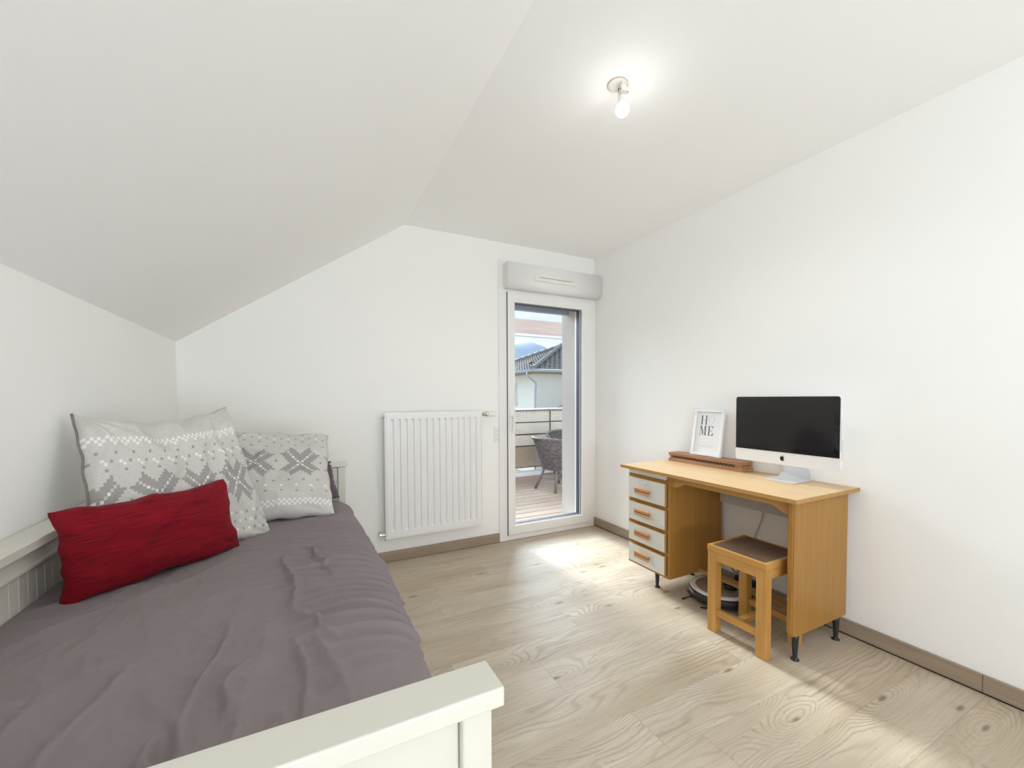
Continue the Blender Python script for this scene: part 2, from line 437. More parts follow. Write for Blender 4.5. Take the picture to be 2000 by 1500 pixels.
# ------------------------------------------------------------------ glazed door
def rect_frame(bm, x0, x1, z0, z1, w, y0, y1, bev=.003, wb=None, wt=None, wl=None, wr=None):
    wb = wb or w; wt = wt or w; wl = wl or w; wr = wr or w
    O = [(x0, z0), (x1, z0), (x1, z1), (x0, z1)]; I = [(x0 + wl, z0 + wb), (x1 - wr, z0 + wb), (x1 - wr, z1 - wt), (x0 + wl, z1 - wt)]
    V = {}
    for y in (y0, y1):
        for nm, L in (('o', O), ('i', I)):
            for k, (x, z) in enumerate(L): V[nm, k, y] = bm.verts.new((x, y, z))
    fs = []
    for k in range(4):
        j = (k + 1) % 4
        fs.append(bm.faces.new((V['o', k, y0], V['o', j, y0], V['i', j, y0], V['i', k, y0])))
        fs.append(bm.faces.new((V['o', k, y1], V['i', k, y1], V['i', j, y1], V['o', j, y1])))
        fs.append(bm.faces.new((V['o', k, y0], V['o', k, y1], V['o', j, y1], V['o', j, y0])))
        fs.append(bm.faces.new((V['i', k, y0], V['i', j, y0], V['i', j, y1], V['i', k, y1])))
    if bev:
        es = [e for e in {e for f in fs for e in f.edges} if e.calc_face_angle(0) > .5]
        bmesh.ops.bevel(bm, geom=es, offset=bev, segments=2, affect='EDGES')
door = thing('door_1', (1.94, YB, 0), 'white framed glazed terrace door in the corner of the room', 'door'); door['kind'] = 'structure'
b = bm_new(); rect_frame(b, DX0, DX1, .003, 2.138, .09, YB - .012, YB + .085, .003, wb=.065, wt=.06, wr=.07)
obj('frame', b, MAT['pvc'], door)
b = bm_new(); rect_frame(b, 1.5285, 2.3795, .0525, 2.0955, .01, YB - .026, YB + .06, 0, wb=.074, wt=.0795, wl=.064, wr=.0915)
bmesh.ops.bevel(b, geom=[e for e in b.edges if e.calc_face_angle(0) > .5 and all(abs(v.co.y - (YB - .026)) < 1e-4 for v in e.verts)], offset=.006, segments=3, affect='EDGES')
leaf = obj('leaf', b, MAT['pvc'], door)
b = bm_new(); rect_frame(b, 1.5255, 1.5295 + .0, .05, 2.098, .001, YB - .0135, YB - .011, 0)
box(b, 1.5235, 1.5283, YB - .0165, YB - .0115, .052, 2.096)
box(b, 1.5235, 2.3815, YB - .0165, YB - .0115, .0485, .0523)
obj('joint_seal', b, MAT['gap'], leaf, label='dark shadow joint around the door leaf')
b = bm_new(); rect_frame(b, 1.590, 2.2905, .124, 2.0185, .005, YB - .008, YB + .0, 0)
box(b, 2.2835, 2.2882, YB + .019, YB + .0605, .13, 2.012)
box(b, 1.594, 2.283, YB + .019, YB + .0605, 2.0105, 2.0155)
box(b, 1.594, 2.283, YB + .019, YB + .0612, .1255, .1310)
obj('gasket', b, MAT['dkgrey'], leaf, label='dark rubber glazing gasket')
gm = M('clear double glazing'); t = gm.t
tr = gm.n('ShaderNodeBsdfTransparent'); tr.inputs[0].default_value = (.97, .985, .985, 1)
gl = gm.n('ShaderNodeBsdfGlossy'); gl.inputs['Roughness'].default_value = .02
ms = gm.n('ShaderNodeMixShader'); ms.inputs[0].default_value = .035
t.links.new(tr.outputs[0], ms.inputs[1]); t.links.new(gl.outputs[0], ms.inputs[2]); t.links.new(ms.outputs[0], gm.o.inputs[0])
b = bm_new(); box(b, 1.5945, 2.2855, YB + .012, YB + .018, .128, 2.0145)
obj('glass_pane', b, gm.m, leaf)
# handle
b = bm_new(); box(b, 1.543, 1.573, YB - .034, YB - .026, .985, 1.125, .006, 3)
hd = obj('handle_plate', b, MAT['pvc2'], leaf)
b = bm_new()
tube(b, spline([(1.558, YB - .03, 1.06), (1.558, YB - .062, 1.06), (1.558, YB - .075, 1.045), (1.559, YB - .078, 1.0), (1.553, YB - .074, .955), (1.548, YB - .066, .925)], 6), [.010] * 14 + [.0085] * 17, 12)
obj('handle_lever', b, MAT['pvc2'], hd)
for z in (.20, .72, 1.22, 1.93):
    b = bm_new(); lathe(b, [(0, 0), (.007, 0), (.0075, .004), (.0075, .084), (.007, .088), (0, .088)], (2.386, YB - .022, z), 12)
    obj('hinge', b, MAT['pvc2'], door)
# outside: rolling shutter guide rail and its raised bottom bar
b = bm_new(); box(b, 2.2845, 2.2915, YB + .062, YB + .085, .015, 2.06, .001)
obj('shutter_rail', b, MAT['alu_w'], door, label='pale shutter guide rail at the outer right side')
b = bm_new(); box(b, 1.575, 2.290, YB + .20, YB + .235, 2.020, 2.10, .004); box(b, 1.575, 2.290, YB + .196, YB + .239, 2.008, 2.024, .003)
obj('shutter_slat', b, plain('grey blue shutter slat', (.30, .36, .46), .4), door, label='grey blue bottom bar of the raised rolling shutter')
b = bm_new(); box(b, 1.50, 2.40, YB + .088, YB + .30, -.03, .0115, .002)
obj('sill', b, plain('grey sill', (.33, .34, .36), .6), door)

# shutter box above the door
sb = thing('shutter_box', (1.98, YB, 2.12), 'long white rolling shutter box over the glazed door', 'shutter box')
b = bm_new()
pf = [(YB - .001, 2.325), (YB - .088, 2.325), (YB - .098, 2.322), (YB - .103, 2.315), (YB - .108, 2.24), (YB - .107, 2.19), (YB - .100, 2.155), (YB - .084, 2.130), (YB - .060, 2.121), (YB - .001, 2.118)]
prism(b, pf, lambda a, c, d: Vector((d, a, c)), 1.505, 2.4545)
for f in b.faces: f.smooth = len(f.verts) == 4
obj('casing', b, MAT['pvc'], sb)
b = bm_new()
pe = [(y + (.0012 if y > YB - .05 else -.0012) * 0, z) for y, z in pf]
prism(b, [(YB - .001 if y > YB - .002 else y - .0018, z + (.0018 if z > 2.3 else -.0018)) for y, z in pf], lambda a, c, d: Vector((d, a, c)), 1.498, 1.5045)
cap = obj('end_cap', b, plain('off white end cap', (.78, .765, .73), .4), sb)
b = bm_new(); lathe(b, [(0, 0), (.0035, 0), (.003, .0015), (0, .0018)], (1.4965, YB - .045, 2.305), 10, 'X'); obj('screw', b, MAT['alu'], cap)
vent = bm_new()
prism(vent, [(0, 2.223), (-.010, 2.223), (-.020, 2.198), (-.020, 2.190), (0, 2.188)], lambda a, c, d: Vector((d, YB - .107 + a, c)), 1.735, 2.150)
vn = obj('air_vent', vent, plain('cream vent plastic', (.88, .86, .80), .35), sb, label='cream trickle vent on the shutter box')
b = bm_new()
for x0, x1 in ((1.785, 1.945), (1.955, 2.115)):
    box(b, x0, x1, YB - .1188, YB - .1165, 2.2195, 2.2225)
obj('vent_slot', b, MAT['dark'], vn)

# ------------------------------------------------------------------ radiator
rad = thing('radiator', (.886, YB, .198), 'white ribbed panel radiator on the gable wall', 'radiator')
RX0, RX1, RZ0, RZ1, RY = .512, 1.262, .199, 1.111, YB - .100
b = bm_new()
N = 14
px0, px1, pz0, pz1 = RX0 + .038, RX1 - .026, RZ0 + .052, RZ1 - .046
# corrugated face as a height field
xs = [RX0 + .012]
pitch = (px1 - px0) / N
prof = [(RX0 + .012, 0), (px0 - .012, 0)]
for k in range(N):
    c = px0 + pitch * (k + .5)
    prof += [(c - pitch * .5 + .000, 0), (c - pitch * .5 + .007, 1), (c - pitch * .5 + .019, 1), (c - pitch * .5 + .026, 0)]
prof += [(px1 + .006, 0), (px1 + .012, 1), (px1 + .013, 1), (px1 + .018, 0), (RX1 - .004, 0)]
prof = [(x, d) for x, d in prof if x <= RX1 - .003]
zs = [(RZ0 + .012, 0), (pz0, 0), (pz0 + .012, 1), (pz1 - .012, 1), (pz1, 0), (RZ1 - .012, 0)]
G = [[b.verts.new((x, RY + .013 * d * dz, z)) for x, d in prof] for z, dz in zs]
for i in range(len(zs) - 1):
    for j in range(len(prof) - 1): b.faces.new((G[i][j], G[i][j + 1], G[i + 1][j + 1], G[i + 1][j]))
rect_frame(b, RX0 + .012, RX1 - .004, RZ0 + .012, RZ1 - .012, .002, RY + .0001, RY + .0060, 0)
panel = obj('front_panel', b, MAT['pvc2'], rad)
b = bm_new(); rect_frame(b, RX0 - .0, RX1, RZ0, RZ1, .018, RY + .0055, RY + .022, .003)
obj('panel_rim', b, MAT['pvc2'], rad)
b = bm_new(); box(b, RX0 + .004, RX1 - .004, RY + .022, RY + .062, RZ0 + .004, RZ1 - .004, .003)
obj('body', b, MAT['pvc2'], rad)
b = bm_new()
for i in range(34):
    x = RX0 + .03 + i * (RX1 - RX0 - .06) / 34; box(b, x, x + .013, RY + .026, RY + .058, RZ1 - .0045, RZ1 - .0035)
obj('top_grille', b, plain('grille shade', (.45, .45, .45), .5), rad)
for x in (.62, 1.15):
    b = bm_new(); box(b, x, x + .03, RY + .062, YB - .0002, .35, .98, .002)
    obj('wall_bracket', b, MAT['pvc2'], rad)
b = bm_new(); lathe(b, [(0, 0), (.009, 0), (.012, .003), (.012, .012), (.009, .014), (.009, .022), (0, .022)], (RX0 - .018, RY + .035, RZ1 - .035), 14, 'X'); obj('bleed_plug', b, MAT['chrome'], rad)
# thermostatic valve, upper right
b = bm_new()
lathe(b, [(0, 0), (.008, 0), (.010, .002), (.010, .014), (.013, .016), (.013, .028), (.010, .030), (.012, .040), (.014, .044), (.0, .044)], (RX1 - .002, RY + .036, 1.083), 12, 'X', smooth=False)
tv = obj('valve_body', b, MAT['brass'], rad, label='brass valve body')
b = bm_new(); lathe(b, [(0, 0), (.019, 0), (.023, .003), (.023, .014), (.020, .018), (0, .018)], (RX1 + .043, RY + .036, 1.083), 24, 'X'); obj('lock_ring', b, MAT['chrome'], tv, label='ribbed metal lock ring')
b = bm_new(); lathe(b, [(0, 0), (.019, 0), (.0205, .004), (.0205, .050), (.017, .064), (.010, .070), (0, .071)], (RX1 + .062, RY + .036, 1.083), 24, 'X')
for k in range(12):
    a = 2 * PI * k / 12; y = RY + .036 + .0205 * math.cos(a); z = 1.083 + .0205 * math.sin(a)
    box(b, RX1 + .098, RX1 + .120, y - .0015, y + .0015, z - .0015, z + .0015)
obj('thermostat_head', b, MAT['pvc2'], tv)
b = bm_new(); tube(b, [(RX1 + .03, RY + .036, 1.083), (RX1 + .03, YB, 1.083)], .008, 12); obj('supply_pipe', b, MAT['chrome'], tv)
# return valve, lower left
b = bm_new(); lathe(b, [(0, 0), (.009, 0), (.009, -.012), (.013, -.014), (.013, -.026), (.010, -.028), (0, -.028)], (RX0 + .006, RY + .036, .226), 12, 'X', smooth=False)
rv = obj('return_valve', b, MAT['chrome'], rad, label='chrome return valve')
b = bm_new(); lathe(b, [(0, 0), (.014, 0), (.015, -.003), (.015, -.018), (.012, -.021), (0, -.021)], (RX0 - .022, RY + .036, .226), 8, 'X', smooth=False); obj('valve_cap', b, MAT['chrome'], rv)
b = bm_new(); tube(b, [(RX0 - .028, RY + .036, .226), (RX0 - .028, YB, .226)], .008, 12)
tube(b, [(RX0 - .003, RY + .036, .215), (RX0 - .003, RY + .036, .185)], .004, 8); obj('return_pipe', b, MAT['chrome'], rv)

# light switch strip beside the door frame
sw = thing('wall_switch', (1.428, YB, .847), 'narrow white shutter switch plate between radiator and door', 'switch')
b = bm_new(); box(b, 1.407, 1.4475, YB - .010, YB - .0002, .846, .974, .003); pl = obj('plate', b, MAT['pvc2'], sw)
b = bm_new(); box(b, 1.413, 1.4435, YB - .0125, YB - .010, .857, .905, .001); box(b, 1.413, 1.4435, YB - .0125, YB - .010, .909, .963, .001); obj('rocker', b, MAT['pvc'], pl)
mk = plain('grey mark', (.25, .25, .25), .5)
for q in ([(1.424, .936), (1.433, .936), (1.4285, .943)], [(1.424, .872), (1.433, .872), (1.4285, .865)], [(1.423, .9065), (1.434, .9065), (1.434, .908), (1.423, .908)]):
    b = bm_new(); prism(b, q, lambda a, c, d: Vector((a, d, c)), YB - .0130, YB - .0124)
    obj('printed_mark', b, mk, pl)

# ------------------------------------------------------------------ bare ceiling bulb
LX, LY = 1.192, 1.335
lamp = thing('ceiling_lamp', (LX, LY, H), 'bare lit bulb hanging from a white fitting on the ceiling', 'lamp')
b = bm_new(); lathe(b, [(0, 0), (.0385, 0), (.040, -.002), (.0385, -.005), (.024, -.007), (0, -.007)], (LX - .018, LY + .011, H - .0002), 40); rose = obj('ceiling_rose', b, plain('rose plastic', (.83, .80, .76), .5), lamp)
b = bm_new(); lathe(b, [(.0396, -.0004), (.0410, -.001), (.0410, -.003), (.0396, -.0035)], (LX - .018, LY + .011, H), 40); obj('rose_rim', b, plain('ochre rim', (.55, .42, .28), .6), rose, label='brownish edge of the ceiling rose')
b = bm_new(); box(b, LX - .015, LX + .012, LY - .013, LY + .013, 2.462, 2.494, .003)
box(b, LX + .012, LX + .025, LY - .010, LY + .008, 2.464, 2.488, .003)
sk = obj('connector', b, plain('cream plastic connector', (.80, .77, .71), .45), lamp)
for q in ((LX - .0157, LX - .0148, LY - .008, LY - .004, 2.470, 2.484), (LX - .0157, LX - .0148, LY + .004, LY + .008, 2.470, 2.484), (LX + .016, LX + .021, LY - .0108, LY - .0098, 2.466, 2.470)):
    b = bm_new(); box(b, *q); obj('connector_slot', b, MAT['dark'], sk)
b = bm_new(); tube(b, spline([(LX - .012, LY - .010, 2.492), (LX - .022, LY - .020, 2.487), (LX - .027, LY - .022, 2.472), (LX - .024, LY - .018, 2.466), (LX - .020, LY - .012, 2.474), (LX - .014, LY - .006, 2.480)], 6), .0016, 8); obj('wire', b, MAT['chrome'], sk, label='thin looped wire')
b = bm_new(); lathe(b, [(0, 2.464), (.0165, 2.464), (.0165, 2.449), (.0175, 2.4485), (.0175, 2.4475), (.0165, 2.447), (.0172, 2.430), (.0200, 2.418), (.0, 2.418)], (LX, LY, 0), 28); obj('bulb_socket', b, plain('bulb collar white', (.78, .76, .74), .4), lamp)
em = M('lit opal bulb'); em.set(color=(.9, .9, .9)); em.b.inputs['Emission Color'].default_value = (1, .99, .97, 1); em.b.inputs['Emission Strength'].default_value = 9.0
b = bm_new(); prof = [(0.0195, 2.418)]
for k in range(1, 15):
    a = PI * (.26 + .74 * k / 14); prof.append((.0280 * math.sin(a) if k < 14 else 0, 2.396 + .0275 * math.cos(a)))
lathe(b, prof, (LX, LY, 0), 32); obj('bulb', b, em.m, lamp, label='glowing round bulb')
for o in bpy.data.objects:
    if o.name == 'bulb_light': o.location = (LX, LY, 2.345)

# ------------------------------------------------------------------ daybed
bed = thing('daybed', (-.235, 1.45, 0), 'cream white wooden daybed along the low left wall', 'bed')
BX0, BX1, BY0, BY1, BT = XL + .004, .198, .447, 2.455, .865
GROOVE = .004
def cap_rail(x0, x1, y0, y1, name='top_rail'):
    b = bm_new(); box(b, x0, x1, y0, y1, BT - .024, BT, .0025, 3); return obj(name, b, MAT['cream'], bed)
cap_rail(BX0, BX0 + .075, BY0 + .048, BY1 - .048)               # back
cap_rail(BX0, BX1 + .012, BY0 - .0105, BY0 + .0475)               # foot end near the camera
cap_rail(BX0, BX1 + .010, BY1 - .0475, BY1 + .010)               # head end at the gable
for x0, x1 in ((BX0 + .004, BX0 + .054), (BX1 - .038, BX1)):
    for y0, y1 in ((BY0, BY0 + .038), (BY1 - .038, BY1)):
        b = bm_new(); box(b, x0, x1, y0, y1, 0, BT - .0245, .003); obj('post', b, MAT['cream'], bed)
def end_panel(y0, y1):
    b = bm_new(); x0, x1 = BX0 + .0545, BX1 - .0385
    z = .30
    for h in (.18, .18, .10, .084):
        z1 = min(z + h, BT - .025)
        box(b, x0, x1, y0, y1, z, z1 - .003, .0025, 2); z = z1
    box(b, x0, x1, y0 + .006, y1 - .006, .30, BT - .025)
    return obj('end_panel', b, MAT['cream'], bed)
end_panel(BY0 + .012, BY0 + .030); end_panel(BY1 - .030, BY1 - .012)
b = bm_new()
x0, x1 = BX0 + .018, BX0 + .040
y = BY0 + .040
while y < BY1 - .045:
    y2 = min(y + .0380, BY1 - .04); box(b, x0, x1, y + .0006, y2 - .0006, .30, .80, .0018, 1); y = y2
box(b, x0 + .002, x1 - .004, BY0 + .04, BY1 - .04, .30, .80)
obj('back_panel', b, MAT['cream'], bed)
b = bm_new()
box(b, x0 - .002, x1 + .010, BY0 + .039, BY1 - .039, .795, BT - .0245, .002)
box(b, x1 - .002, x1 + .016, BY0 + .039, BY1 - .039, .786, .800, .004)
obj('back_rail', b, MAT['cream'], bed)
b = bm_new(); box(b, BX1 - .030, BX1 - .008, BY0 + .039, BY1 - .039, .20, .34, .003); obj('front_rail', b, MAT['cream'], bed)
for x in (BX0 + .06, ):
    b = bm_new(); box(b, BX0 + .042, BX1 - .032, BY0 + .04, BY1 - .04, .30, .33, .003); obj('slat_base', b, MAT['cream'], bed)

# mattress under its fitted sheet
def smooth01(t): t = max(0, min(1, t)); return t * t * (3 - 2 * t)
FOLDS = [  # (x0,y0,x1,y1,width,height) raised creases in the sheet
    (-.02, 1.00, .01, .58, .010, .010), (-.16, 1.15, -.17, .72, .013, .011), (-.06, 1.52, -.02, 1.12, .010, .010),
    (-.02, 1.12, .06, .98, .009, .008), (-.30, 1.05, -.34, .66, .018, .010), (-.40, 1.0, -.40, .62, .020, .009), (-.20, .78, -.24, .62, .011, .010),
    (-.45, .64, .02, .60, .016, .012), (-.36, .72, -.10, .70, .012, .009), (.00, 1.62, .06, 1.42, .008, .009), (.055, 1.45, .065, 1.30, .007, .007),
    (-.12, .95, -.13, .80, .009, .008), (-.50, .95, -.48, .60, .022, .008), (-.30, .60, -.28, .50, .012, .010), (-.16, .60, -.17, .51, .012, .010)]
def seg_d(px, py, s):
    ax, ay, bx, by = s[:4]; dx, dy = bx - ax, by - ay; t = ((px - ax) * dx + (py - ay) * dy) / (dx * dx + dy * dy)
    tt = max(0, min(1, t)); wob = .009 * math.sin(tt * 7 + ax * 40)
    L = math.hypot(dx, dy); nx, ny = -dy / L, dx / L
    d = math.hypot(px - (ax + dx * tt + nx * wob), py - (ay + dy * tt + ny * wob))
    fade = math.sin(PI * max(0, min(1, tt * .9 + .05))) ** .5 if 0 <= t <= 1 else max(0, 1 - min(abs(t), abs(t - 1)) * L / .05) * .3
    return d, fade
def wrinkle(x, y):
    w = 0
    # ripples running across the bed, strongest near the open edge
    env = smooth01((x + .28) / .34) * smooth01((y - .80) / .25) * smooth01((2.15 - y) / .35)
    ph = y * 2 * PI / .052 + 2.4 * noise.noise(Vector((x * 2.2, y * 3.0, 3))) + x * 3.5
    s = math.sin(ph); w += env * .0062 * (max(0, s) ** 1.5 - .25) * (.55 + .9 * abs(noise.noise(Vector((x * 4, y * 5, 8)))))
    env2 = smooth01((.25 - x) / .2) * smooth01((1.25 - y) / .5)
    n = 1 - abs(noise.noise(Vector((x * 9.0 + y * 1.2, y * 2.6, 1.7)))) * 2
    w += env2 * .0075 * max(0, n) ** 3
    n = 1 - abs(noise.noise(Vector((x * 5 - y * 1.0, y * 4, 5.1)))) * 2.2
    w += .0028 * max(0, n) ** 3
    n = 1 - abs(noise.noise(Vector((x * 13 + 3 * noise.noise(Vector((x * 3, y * 3, 2))), y * 11, 4.4)))) * 2.6
    w += .0011 * max(0, n) ** 3
    w += .004 * noise.noise(Vector((x * 3, y * 3, 9)))
    for s in FOLDS:
        d, f = seg_d(x, y, s)
        if d < s[4] * 3: w += f * s[5] * math.exp(-(d / s[4]) ** 2) * .85
    return w * 2.3
b = bm_new()
MX0, MY0, MY1 = BX0 + .043, BY0 + .034, BY1 - .034
cross = []
NT = 150
for i in range(NT): t = i / (NT - 1); cross.append((MX0 + t * (.075 - MX0), .692 - .012 * t ** 2, 0, 1))
for i in range(1, 26):
    a = PI / 2 * i / 25; cross.append((.075 + .150 * math.sin(a), .680 - .095 * (1 - math.cos(a)), math.sin(a), math.cos(a)))
for i in range(1, 16):
    t = i / 15; cross.append((.225 - .02 * t * t - .015 * math.sin(t * PI), .585 - .235 * t, 1, 0))
NY = 430; rows = []
for j in range(NY):
    y = MY0 + (MY1 - MY0) * j / (NY - 1)
    ed = min(y - MY0, MY1 - y); dr = .075 * (1 - min(1, ed / .10)) ** 2.2
    bulge = .022 * math.sin(PI * smooth01((y - MY0) / (MY1 - MY0))) 
    row = []
    for k, (x, z, nx, nz) in enumerate(cross):
        u = max(0, (x - 0.0) / .22)
        xx = x + bulge * nx - (.03 * (1 - min(1, ed / .10)) ** 2) * nx
        w = wrinkle(x if nx == 0 else .075 + (k - NT) * .006, y) * smooth01((x - MX0) / .05) * smooth01(ed / .05)
        if nx > .99: w *= .6
        zz = z - dr * (1 if nz > 0 else 0.6)
        row.append(b.verts.new((xx + w * nx, y, zz + w * (nz if nx else 1))))
    rows.append(row)
for j in range(NY - 1):
    for k in range(len(cross) - 1):
        f = b.faces.new((rows[j][k], rows[j][k + 1], rows[j + 1][k + 1], rows[j + 1][k])); f.smooth = True
# closing skirts
for k in range(len(cross) - 1):
    for row, s in ((rows[0], 1), (rows[-1], -1)):
        pass
bot = []
for row in (rows[0], rows[-1]):
    bb = [b.verts.new((v.co.x if v.co.x < .19 else .19, v.co.y, .345)) for v in row]
    for k in range(len(row) - 1):
        try: b.faces.new((row[k], bb[k], bb[k + 1], row[k + 1])).smooth = False
        except ValueError: pass
mt = obj('mattress', b, MAT['sheet'])
tag(mt, 'thick mattress in a wrinkled mauve grey fitted sheet on the daybed', 'mattress')

# ------------------------------------------------------------------ cushions
def star_cell(dx, dy):
    a, c = max(abs(dx), abs(dy)), min(abs(dx), abs(dy))
    if a == c: return 0 if a > 4 else (2 if a % 2 else 0)
    if a <= 8 and c >= a - 4 and c <= 4 + (a == 6) and c < a:
        if a - c <= 0: return 0
        if c == a - 4 and a > 7: return 1
        return 1
    return 0
def pillow(name, TL, TR, BR, BL, T, nu, nv, mats, pattern=None, bow=.07, seed=0, wr=.010, sag=0., flat=.5, side=1, corner=0.0, edge_pts=None, label='', group=None, edgecol=None, cat='cushion'):
    TL, TR, BR, BL = map(Vector, (TL, TR, BR, BL))
    ctr = (TL + TR + BR + BL) / 4
    n = ((TR - TL) + (BR - BL)).cross((TL - BL) + (TR - BR)).normalized()
    if n.dot(Vector((0, 0, 1.21)) - ctr) < 0: n = -n
    b = bm_new(); uvl = b.loops.layers.uv.new('UVMap')
    def P(u, v, s):
        U_, V_ = 2 * u - 1, 2 * v - 1
        u2 = .5 + (u - .5) * (1 - bow * (1 - V_ * V_)); v2 = .5 + (v - .5) * (1 - bow * (1 - U_ * U_))
        p = (TL * (1 - u2) + TR * u2) * (1 - v2) + (BL * (1 - u2) + BR * u2) * v2
        ex = (1 - abs(U_) ** 2.6); ey = (1 - abs(V_) ** 2.6)
        h = T * max(0, ex * ey) ** flat
        q = noise.noise(Vector((u * 5 + seed, v * 5, seed * 1.7)))
        rg = max(0, 1 - abs(noise.noise(Vector((u * 4.2 + seed * 2 + v * 1.5, v * 2.2, seed + 4)))) * 2.4) ** 2
        # creases radiating from the corners
        crs = 0
        for cu, cv in ((0, 0), (1, 0), (0, 1), (1, 1)):
            r = math.hypot(u - cu, v - cv); an = math.atan2(v - cv, u - cu)
            crs += math.sin(an * 16 + seed * 3 + cu * 2) * math.exp(-(r / .26) ** 2) * min(1, r / .08)
        mag = (max(0, ex * ey) ** .35)
        d = h + mag * (wr * q * 1.6 + wr * 1.1 * rg + wr * .55 * crs)
        p = p + n * (s * d)
        p = p + Vector((0, 0, -sag * (1 - V_) * .5 * (1 - U_ * U_)))
        # ruffled outline
        eu = 1 - min(1, min(v, 1 - v) / .12); ev = 1 - min(1, min(u, 1 - u) / .12)
        p = p + Vector((0, 0, 1)) * (.008 * eu * noise.noise(Vector((u * 9, seed, 2)))) + (TR - TL).normalized() * (.007 * ev * noise.noise(Vector((v * 9, seed, 6)))) + n * (.010 * (eu + ev) * noise.noise(Vector((u * 6 + v * 6, seed, 1))))
        return p
    grid = {}
    for s in (1, -1):
        for j in range(nv + 1):
            for i in range(nu + 1):
                if s == -1 and (i in (0, nu) or j in (0, nv)): grid[s, i, j] = grid[1, i, j]; continue
                grid[s, i, j] = b.verts.new(P(i / nu, j / nv, s if s > 0 else -.7))
    for s in (1, -1):
        for j in range(nv):
            for i in range(nu):
                q = [grid[s, i, j], grid[s, i + 1, j], grid[s, i + 1, j + 1], grid[s, i, j + 1]]
                uv = [(i / nu, 1 - j / nv), ((i + 1) / nu, 1 - j / nv), ((i + 1) / nu, 1 - (j + 1) / nv), (i / nu, 1 - (j + 1) / nv)]
                f = b.faces.new(q); f.smooth = True
                for lp, t in zip(f.loops, uv): lp[uvl].uv = t
                if pattern: f.material_index = pattern(i, j)
    return b, P
def seam(P, b, r, mat, col):
    pass

def pat1(i, j):      # two mesh faces per printed cell
    x, y = i // 2, j // 2
    if y in (9, 10): return 2 if (x + y) % 2 else 0
    if y in (11,) and x % 4 < 1: return 2
    if 14 <= y <= 20 and (y - 14) % 3 == 0:
        k = (y - 14) // 3
        if (x + 2 * k) % 6 == 2: return 1
        if (x + 2 * k) % 6 == 5: return 2 if k == 1 else 0
    if 17 <= y <= 18 and x % 6 == 4 and y == 18: return 2
    cy = 30; sp_ = 18; k = round((x - 1) / sp_); dx = x - (1 + sp_ * k)
    if k >= 0 and abs(y - cy) <= 8 and abs(dx) <= 8:
        c = star_cell(dx, y - cy)
        if c: return c
    if y == cy and dx == 9: return 1
    if 42 <= y <= 48 and (y - 42) % 3 == 0:
        k = (y - 42) // 3
        if (x + 2 * k) % 6 == 1: return 1
        if (x + 2 * k) % 6 == 4: return 2
    return 0
def pat2(i, j):
    x, y = i // 2, j // 2
    if 3 <= y <= 14 and (y - 3) % 3 == 0:
        k = (y - 3) // 3
        if (x + 3 * (k % 2)) % 6 == 2: return 1
        if k in (1,) and (x + 3 * (k % 2)) % 6 == 5: return 2
    cy = 23; sp_ = 19; k = round((x - 5) / sp_); dx = x - (5 + sp_ * k)
    if abs(y - cy) <= 8 and abs(dx) <= 8:
        c = star_cell(dx, y - cy)
        if c: return c
    if y == cy and dx == 9: return 1
    if y in (34, 40) and (x + (3 if y == 40 else 0)) % 6 == 2: return 1
    if y == 37 and x % 6 in (5,): return 2
    if y in (45, 46, 47) and (x + y) % 2: return 2
    return 0
TLp = (.0, .0)
b, P1 = pillow('p', (-.650, 1.775, 1.165), (-.292, 2.080, 1.180), (-.120, 1.900, .668), (-.520, 1.500, .690), .070, 136, 104,
               None, pat1, bow=.05, seed=1.3, wr=.017, sag=.035, flat=.45)
# printed pillow standing in the corner
pa = obj('pillow', b, [MAT['linen'], MAT['linen_g'], MAT['linen_w']], smooth=True)
tag(pa, 'large linen pillow with grey star print, left one leaning behind the red cushion', 'pillow')
b = bm_new(); tube(b, [P1(0, v / 30, 0) + Vector((-.001, -.001, 0)) for v in range(31)], .0035, 8)
obj('piping', b, plain('taupe piping', (.22, .19, .17), .8), pa, label='dark edge piping')
b = bm_new(); c0 = P1(.97, .995, 0)
tube(b, spline([c0, c0 + Vector((.006, -.006, -.008)), c0 + Vector((.016, -.002, -.012)), c0 + Vector((.018, 0, -.003))], 5), .0012, 6)
obj('loose_thread', b, MAT['linen_w'], pa)
b, P2 = pillow('p', (-.47, 2.375, 1.065), (.112, 2.385, 1.022), (.120, 2.020, .690), (-.46, 1.99, .685), .060, 112, 104,
               None, pat2, bow=.045, seed=7.7, wr=.012, sag=0, flat=.42)
pb = obj('pillow', b, [MAT['linen'], MAT['linen_g'], MAT['linen_w']], smooth=True)
tag(pb, 'flatter linen pillow with grey star print, right one leaning on the bed end', 'pillow')
b, P3 = pillow('p', (-.35, 2.400, .93), (.125, 2.415, .875), (.165, 2.345, .690), (-.35, 2.33, .69), .030, 40, 24, None, None, bow=.03, seed=3.1, wr=.008)
pc = obj('pillow', b, MAT['purple'], smooth=True)
tag(pc, 'dark plum grey pillow peeking out behind the patterned pillow at the bed end', 'pillow')
b, P4 = pillow('p', (-.583, 1.452, .928), (-.255, 1.760, .925), (-.210, 1.715, .690), (-.560, 1.435, .682), .062, 110, 60, None, None, bow=.055, seed=4.4, wr=.0045, flat=.42)
pr_ = obj('cushion', b, MAT['red'], smooth=True)
tag(pr_, 'crimson rectangular cushion leaning in front of the patterned pillow', 'cushion')

# ------------------------------------------------------------------ desk
desk = thing('desk', (2.19, 1.585, 0), 'oak veneer desk with four drawers standing against the right wall', 'desk')
b = bm_new(); box(b, 1.912, XR - .001, 1.030, 2.145, .741, .760, .0015)
dt = obj('desk_top', b, MAT['desk_y'], desk)
b = bm_new()
